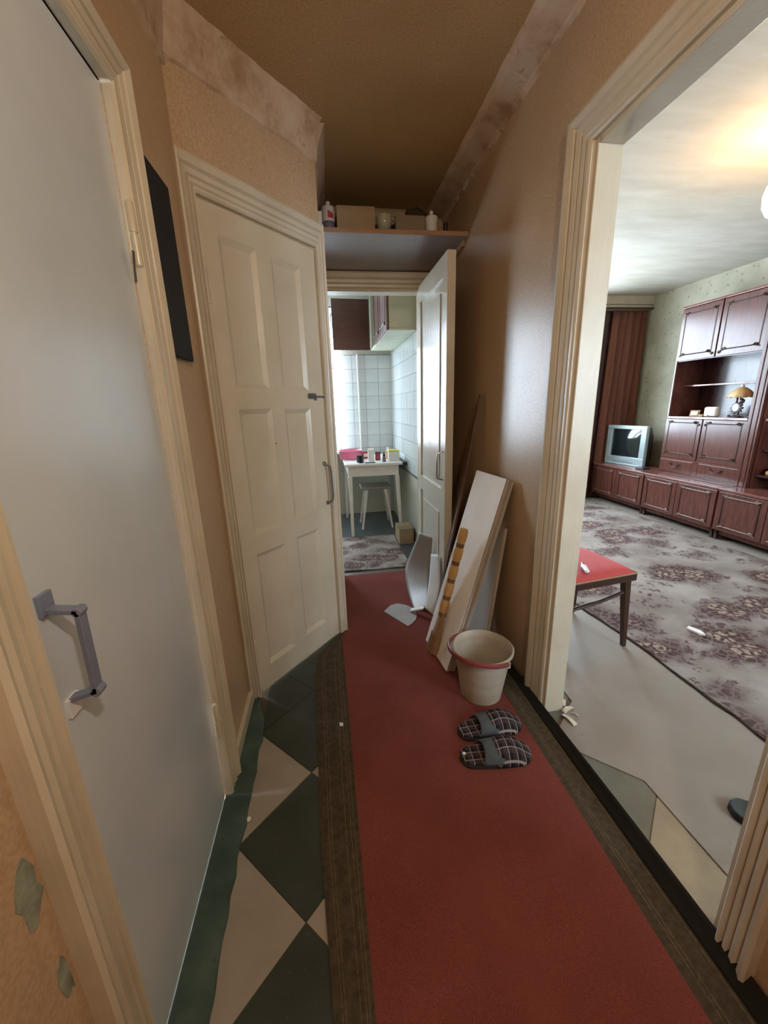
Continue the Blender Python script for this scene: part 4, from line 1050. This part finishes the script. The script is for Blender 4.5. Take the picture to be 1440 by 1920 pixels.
b.lathe([(0, -.03), (.02, -.01), (.022, .01), (0, .03)], (0, -.02, .145), 10).lathe([(0, -.025), (.016, -.01), (.016, .01), (0, .025)], (0, .025, .155), 10)
for sy in (-.045, 0, .045): b.lathe([(0, -.012), (.016, 0), (0, .012)], (-.035, sy, .013), 10)
b.build('clock_body', M['ornsilver'], r, smooth=True)
MB().lathe([(.028, -.034), (.028, -.030)], (0, 0, .085), 20, 'x').build('clock_face', M['creamplastic'], r)
MB().tube([(3.82, 3.17, 1.107), (3.85, 3.12, 1.15), (3.80, 3.09, 1.108), (3.86, 3.07, 1.12), (3.90, 3.13, 1.108)], .003, 6).build('lamp_cord', M['tvdark'], recenter=True, label='looped dark cord behind the table lamp', cat='cord')
r = empty('small_radio', (3.80, 3.475, 1.1005), .12, 'small rounded cream radio in the middle of the hutch niche', 'radio')
MB().box(-.03, .03, -.062, .062, .003, .095).build('case', M['creamplastic'], r, bevel=.016)
MB().box(-.033, -.028, -.05, .05, .012, .085).build('front', M['paper'], r, bevel=.002); MB().lathe([(.005, -.038), (.005, -.032)], (0, .01, .014), 8, 'x').build('button', M['tvdark'], r)
r = empty('desk_clock', (3.80, 3.665, 1.1005), .3, 'little wooden framed clock at the left of the hutch niche', 'clock')
MB().obox((-.005, -.045, 0), (.012, 0, 0), (0, .09, 0), (.018, 0, .062)).build('frame', M['raw'], r, bevel=.003)
MB().obox((-.009, -.030, .012), (.004, 0, 0), (0, .06, 0), (.011, 0, .038)).build('dial', M['creamplastic'], r)
MB().box(3.78, 3.83, 3.555, 3.61, 1.1005, 1.122).build('trinket_box', M['raw'], recenter=True, bevel=.004, label='tiny brown box between framed clock and radio', cat='box')

# television
tl, tr_ = Vector((3.64, 4.71, .4925)), Vector((3.735, 4.175, .4925)); u = (tr_-tl); Wt = u.length; u.normalize()
tv = empty('television', tuple((tl+tr_)/2), math.atan2(u.y, u.x), 'silver tube television standing at the far end of the low cabinets', 'television')
# local x along the front (left to right seen from the room), y away from viewer
hw = Wt/2; Ht = .485
b = MB(); b.box(-hw, hw, 0, .05, .0, .10).box(-hw, hw, 0, .05, Ht-.045, Ht).box(-hw, -hw+.07, 0, .05, .10, Ht-.045).box(hw-.07, hw, 0, .05, .10, Ht-.045)
b.build('bezel', M['silver'], tv, bevel=.006)
def scr(u_, v_):
    x, z = (u_-.5)*2, (v_-.5)*2; return (x*(hw-.07), .022-.016*(1-x*x)*(1-z*z)*1.0, .10+(Ht-.145)*v_)
MB().grid(scr, 14, 12).build('screen', M['screen'], tv, smooth=True)
b = MB(); rows = []
for (y, a, z0, z1) in ((.05, hw-.004, .006, Ht-.004), (.12, hw-.03, .01, Ht-.03), (.27, hw*.55, .04, Ht-.12), (.30, hw*.5, .05, Ht-.14)):
    rows.append([(-a, y, z0), (a, y, z0), (a, y, z1), (-a, y, z1)])
for k in range(3):
    for q in range(4): b.add([rows[k][q], rows[k+1][q], rows[k+1][(q+1) % 4], rows[k][(q+1) % 4]], [(0, 1, 2, 3)])
b.add(rows[0], [(0, 3, 2, 1)][:1]); b.add(rows[-1], [(0, 1, 2, 3)]); b.build('rear_housing', M['tvdark'], tv)
b = MB().box(-.14, .14, -.003, .002, .030, .040)
for k in range(5): b.box(-.06+k*.03, -.045+k*.03, -.004, .002, .052, .060)
b.build('control_strip', simple('tv_control_grey', '#6e7c80', .4), tv)
MB().box(-hw+.03, hw-.03, -.012, .03, -.0, .014).build('foot', M['silver'], tv, bevel=.004)
MB().obox((3.62, 4.02, .493), (.10, .02, 0), (-.02, .10, 0), (0, 0, .018)).build('remote_control', M['tvdark'], recenter=True, bevel=.004, label='dark flat remote control lying by the television', cat='remote')

# chandelier (mostly beyond the right edge)
cx, cy = 2.37, 1.835
r = empty('chandelier', (cx, cy, 2.497), 0, 'warm lit glass chandelier hanging from the living room ceiling at the right edge', 'chandelier')
MB().lathe([(.06, 0), (.055, -.02), (.02, -.045), (.008, -.05)][::-1], n=24).lathe([(.008, -.36), (.008, -.05)], n=10).lathe([(0, -.42), (.02, -.41), (.035, -.38), (.02, -.35), (.008, -.34)], n=18).build('stem', M['bronze'], r, smooth=True)
for k in range(3):
    a = 2.55+k*2*PI/3; dx, dy = math.cos(a), math.sin(a)
    MB().tube([(.02*dx, .02*dy, -.38), (.08*dx, .08*dy, -.42), (.14*dx, .14*dy, -.40), (.155*dx, .155*dy, -.36)], .006, 8).build('arm', M['bronze'], r, smooth=True)
    MB().lathe([(.012, -.36), (.030, -.35), (.050, -.31), (.055, -.26), (.046, -.22)], (.155*dx, .155*dy, 0), 20, cap=False).build('shade', M['bulb'], r, smooth=True, thick=.003)
    p = point('chandelier_bulb', (cx+.155*dx, cy+.155*dy, 2.30), CHANDELIER, (1, .74, .42), .03); p.parent = r; p.location = (.155*dx, .155*dy, -.19)

# hall pendant behind the viewer
r = empty('pendant_lamp', (.30, -.20, 2.498), 0, 'bare bulb on a short cord on the hall ceiling behind the viewer', 'lamp')
MB().lathe([(.004, -.25), (.004, 0)], n=8).lathe([(.018, -.30), (.020, -.25), (.006, -.24)], n=12).build('cord', M['white'], r, smooth=True)
MB().lathe([(0, -.41), (.028, -.39), (.033, -.365), (.018, -.31), (.016, -.30)], n=16).build('bulb', M['bulb'], r, smooth=True)
p = point('hall_bulb', (0, 0, -.45), HALL_LAMP, (1, .86, .70), .04); p.parent = r

# ================================================================== KITCHEN
# wall cabinet on the right wall, one door swung open
kc = empty('wall_cabinet', (.665, 3.95, 1.885), 0, 'brown kitchen wall cabinet on the right wall with one door swung open', 'cabinet')
KX, KZ = .665, 1.885; Tk = lambda b: [setattr(b, 'v', [(p[0]-KX, p[1]-3.95, p[2]-KZ) for p in b.v]), b][1]
Tk(MB().box(.545, .792, 3.35, 4.55, KZ, KZ+.018).box(.545, .792, 3.35, 3.368, KZ+.018, 2.47).box(.545, .792, 4.532, 4.55, KZ+.018, 2.47).box(.545, .792, 3.368, 4.532, 2.452, 2.47)).build('body', simple('pale_cabinet_side', '#b9bca8', .5), kc, bevel=.002)
for a, c in ((3.352, 3.74), (3.746, 4.13)):
    d = Tk(MB().box(.528, .544, a, c, KZ+.002, 2.465)).build('door', M['kmauve'], kc, bevel=.002)
    trim_rect(Tk, d, .528, a+.05, c-.05, KZ+.06, 2.41, 'brassdark')
Tk(MB().box(.545, .55, 3.349, 3.352, KZ, 2.47)).build('edge_strip', M['brassdark'], kc)
Tk(MB().obox((.528, 4.52, KZ+.004), (-.395, -.03, 0), (0, .016, 0), (0, 0, .50))).build('door', M['kbrown'], kc, bevel=.002, label='plain brown inner face of the swung-open door')
# curtain with red flowers
def kc_fn(u, v): return (-.95+1.10*u+.02*(1-v), 4.60+.018*math.sin(u*46)+.006*math.sin(u*90+v*4), .95+1.40*v-.0*u)
MB().grid(lambda u, v: (-.38+.53*u+.03*(1-v)*u, 4.60+.018*math.sin(u*24), .80+1.52*v), 120, 12).build('flowered_curtain', M['kcurtain'], smooth=True, recenter=True, label='white curtain with red flowers at the kitchen window', cat='curtain')
MB().tube([(-1.1, 4.60, 2.33), (.19, 4.60, 2.33)], .006, 8).build('curtain_wire', M['tvdark'], recenter=True, label='thin wire holding the flowered kitchen curtain', cat='wire')
# table
tb = empty('kitchen_table', (.44, 4.23, 0), 0, 'white kitchen table cluttered with small things at the far wall', 'table')
Tt = lambda b: [setattr(b, 'v', [(p[0]-.44, p[1]-4.23, p[2]) for p in b.v]), b][1]
Tt(MB().box(.155, .735, 3.83, 4.62, .725, .75)).build('tabletop', M['white'], tb, bevel=.004)
Tt(MB().box(.19, .70, 3.87, 3.888, .62, .724).box(.19, .70, 4.56, 4.578, .62, .724).box(.19, .208, 3.888, 4.56, .62, .724).box(.682, .70, 3.888, 4.56, .62, .724)).build('apron', M['white'], tb)
for x, y, dx, dy in ((.205, 3.885, .0, -.03), (.685, 3.885, .03, -.02), (.205, 4.565, -.02, .01), (.685, 4.565, .02, .01)):
    Tt(MB().taper((x+dx, y+dy, 0.001), (.014, .014), (x, y, .62), (.021, .021))).build('leg', M['white'], tb, bevel=.003)
Tt(MB().box(.735, .785, 3.85, 4.6, .715, .745)).build('dark_leaf', M['tvdark'], tb)
st = empty('stool', (.49, 4.20, 0), 0, 'grey stool with white splayed legs under the kitchen table', 'stool')
MB().box(-.165, .165, -.14, .14, .435, .465).build('seat', M['greysheet'], st, bevel=.013)
for sx in (-1, 1):
    for sy in (-1, 1): MB().taper((sx*.165, sy*.14, .001), (.009, .009), (sx*.10, sy*.09, .435), (.015, .015)).build('leg', M['white'], st)
ZT_ = .7505
def lat(name, x, y, prof, mat, label, cat, extra=()):
    r = empty(name, (x, y, ZT_), 0, label, cat); MB().lathe(prof, n=22).build('body', mat, r, smooth=True)
    for nm, p, m_ in extra: MB().lathe(p, n=18).build(nm, m_, r, smooth=True)
    return r
lat('pink_basin', .245, 4.30, [(.10, 0), (.115, .004), (.125, .085), (.132, .092), (.126, .094), (.118, .085), (.105, .012), (0, .01)], M['pink'], 'round pink plastic basin at the back left of the kitchen table', 'basin')
lat('navy_tin', .318, 3.93, [(.034, 0), (.036, .003), (.036, .07), (.033, .073), (0, .073)], M['navyobj'], 'small navy tin in front of the pink basin', 'tin', (('lid', [(.037, .062), (.037, .076), (0, .078)], M['tvdark']),))
r = empty('tall_carton', (.437, 4.0, ZT_), .1, 'tall white carton in the middle of the kitchen table', 'carton'); MB().box(-.030, .030, -.02, .02, 0, .118).build('body', M['white'], r, bevel=.001)
MB().obox((-.030, -.02, .118), (.06, 0, 0), (0, .02, .016), (0, 0, .001)).obox((-.030, .02, .118), (.06, 0, 0), (0, -.02, .016), (0, 0, .001)).build('top_fold', M['paper'], r)
r = empty('red_carton', (.415, 4.25, ZT_), 0, 'red carton behind the tall white carton', 'carton'); MB().box(-.05, .05, -.02, .02, 0, .075).build('body', M['redbox'], r, bevel=.001); MB().box(-.03, .03, -.0215, -.02, .02, .055).build('sticker', M['paper'], r)
r = empty('desk_picture', (.515, 4.05, ZT_), -.1, 'small dark framed picture right of the tall white carton', 'frame'); MB().obox((-.026, 0, 0), (.052, 0, 0), (0, .010, 0), (0, .02, .085)).build('frame', M['tvdark'], r); MB().obox((-.018, -.003, .012), (.036, 0, 0), (0, .003, 0), (0, .0145, .062)).build('picture', M['redbox'], r)
lat('dropper_bottle', .562, 3.92, [(.017, 0), (.018, .003), (.018, .045), (.010, .055)], M['clearblue'], 'small bottle with black cap at the front of the table', 'bottle', (('cap', [(.015, .055), (.015, .075), (.006, .085), (.005, .10), (0, .101)], M['tvdark']),))
lat('orange_tube', .628, 4.10, [(.016, 0), (.020, .004), (.020, .085), (.010, .095)], M['orange'], 'orange tube with white cap behind the dropper bottle', 'tube', (('cap', [(.012, .095), (.012, .128), (0, .13)], M['paper']),))
r = empty('yellow_lidded_box', (.668, 3.97, ZT_), 0, 'white box with yellow lid at the right of the kitchen table', 'box'); MB().box(-.055, .055, -.04, .04, 0, .095).build('body', M['white'], r, bevel=.004); MB().box(-.058, .058, -.043, .043, .095, .113).build('lid', M['yellow'], r, bevel=.003)
MB().obox((.40, 3.86, ZT_), (.15, .02, 0), (-.02, .13, 0), (0, 0, .0015)).build('paper_sheet', M['paper'], recenter=True, label='white sheet of paper at the front of the kitchen table', cat='paper')
MB().obox((.18, 3.88, ZT_), (.12, -.01, 0), (.02, .14, 0), (0, 0, .004)).build('paper_pad', M['paper'], recenter=True, label='pale paper pad at the left front of the kitchen table', cat='paper')
MB().obox((.36, 3.875, ZT_+.002), (.10, -.02, 0), (.008, .016, 0), (0, 0, .008)).build('black_pen', M['tvdark'], recenter=True, bevel=.003, label='black marker lying across the white paper', cat='pen')
# stove-like cabinet and box low on the right
r = empty('brown_carton', (.70, 3.62, 0), 0, 'brown cardboard box on the kitchen floor beside the table', 'box'); MB().box(-.07, .07, -.12, .12, .001, .15).build('body', M['cardboard'], r, bevel=.002); MB().box(-.072, .072, -.121, .0, .15, .153).build('flap', M['greycard'], r)
for z, y in ((.52, 3.66), (.44, 3.80)):
    pass
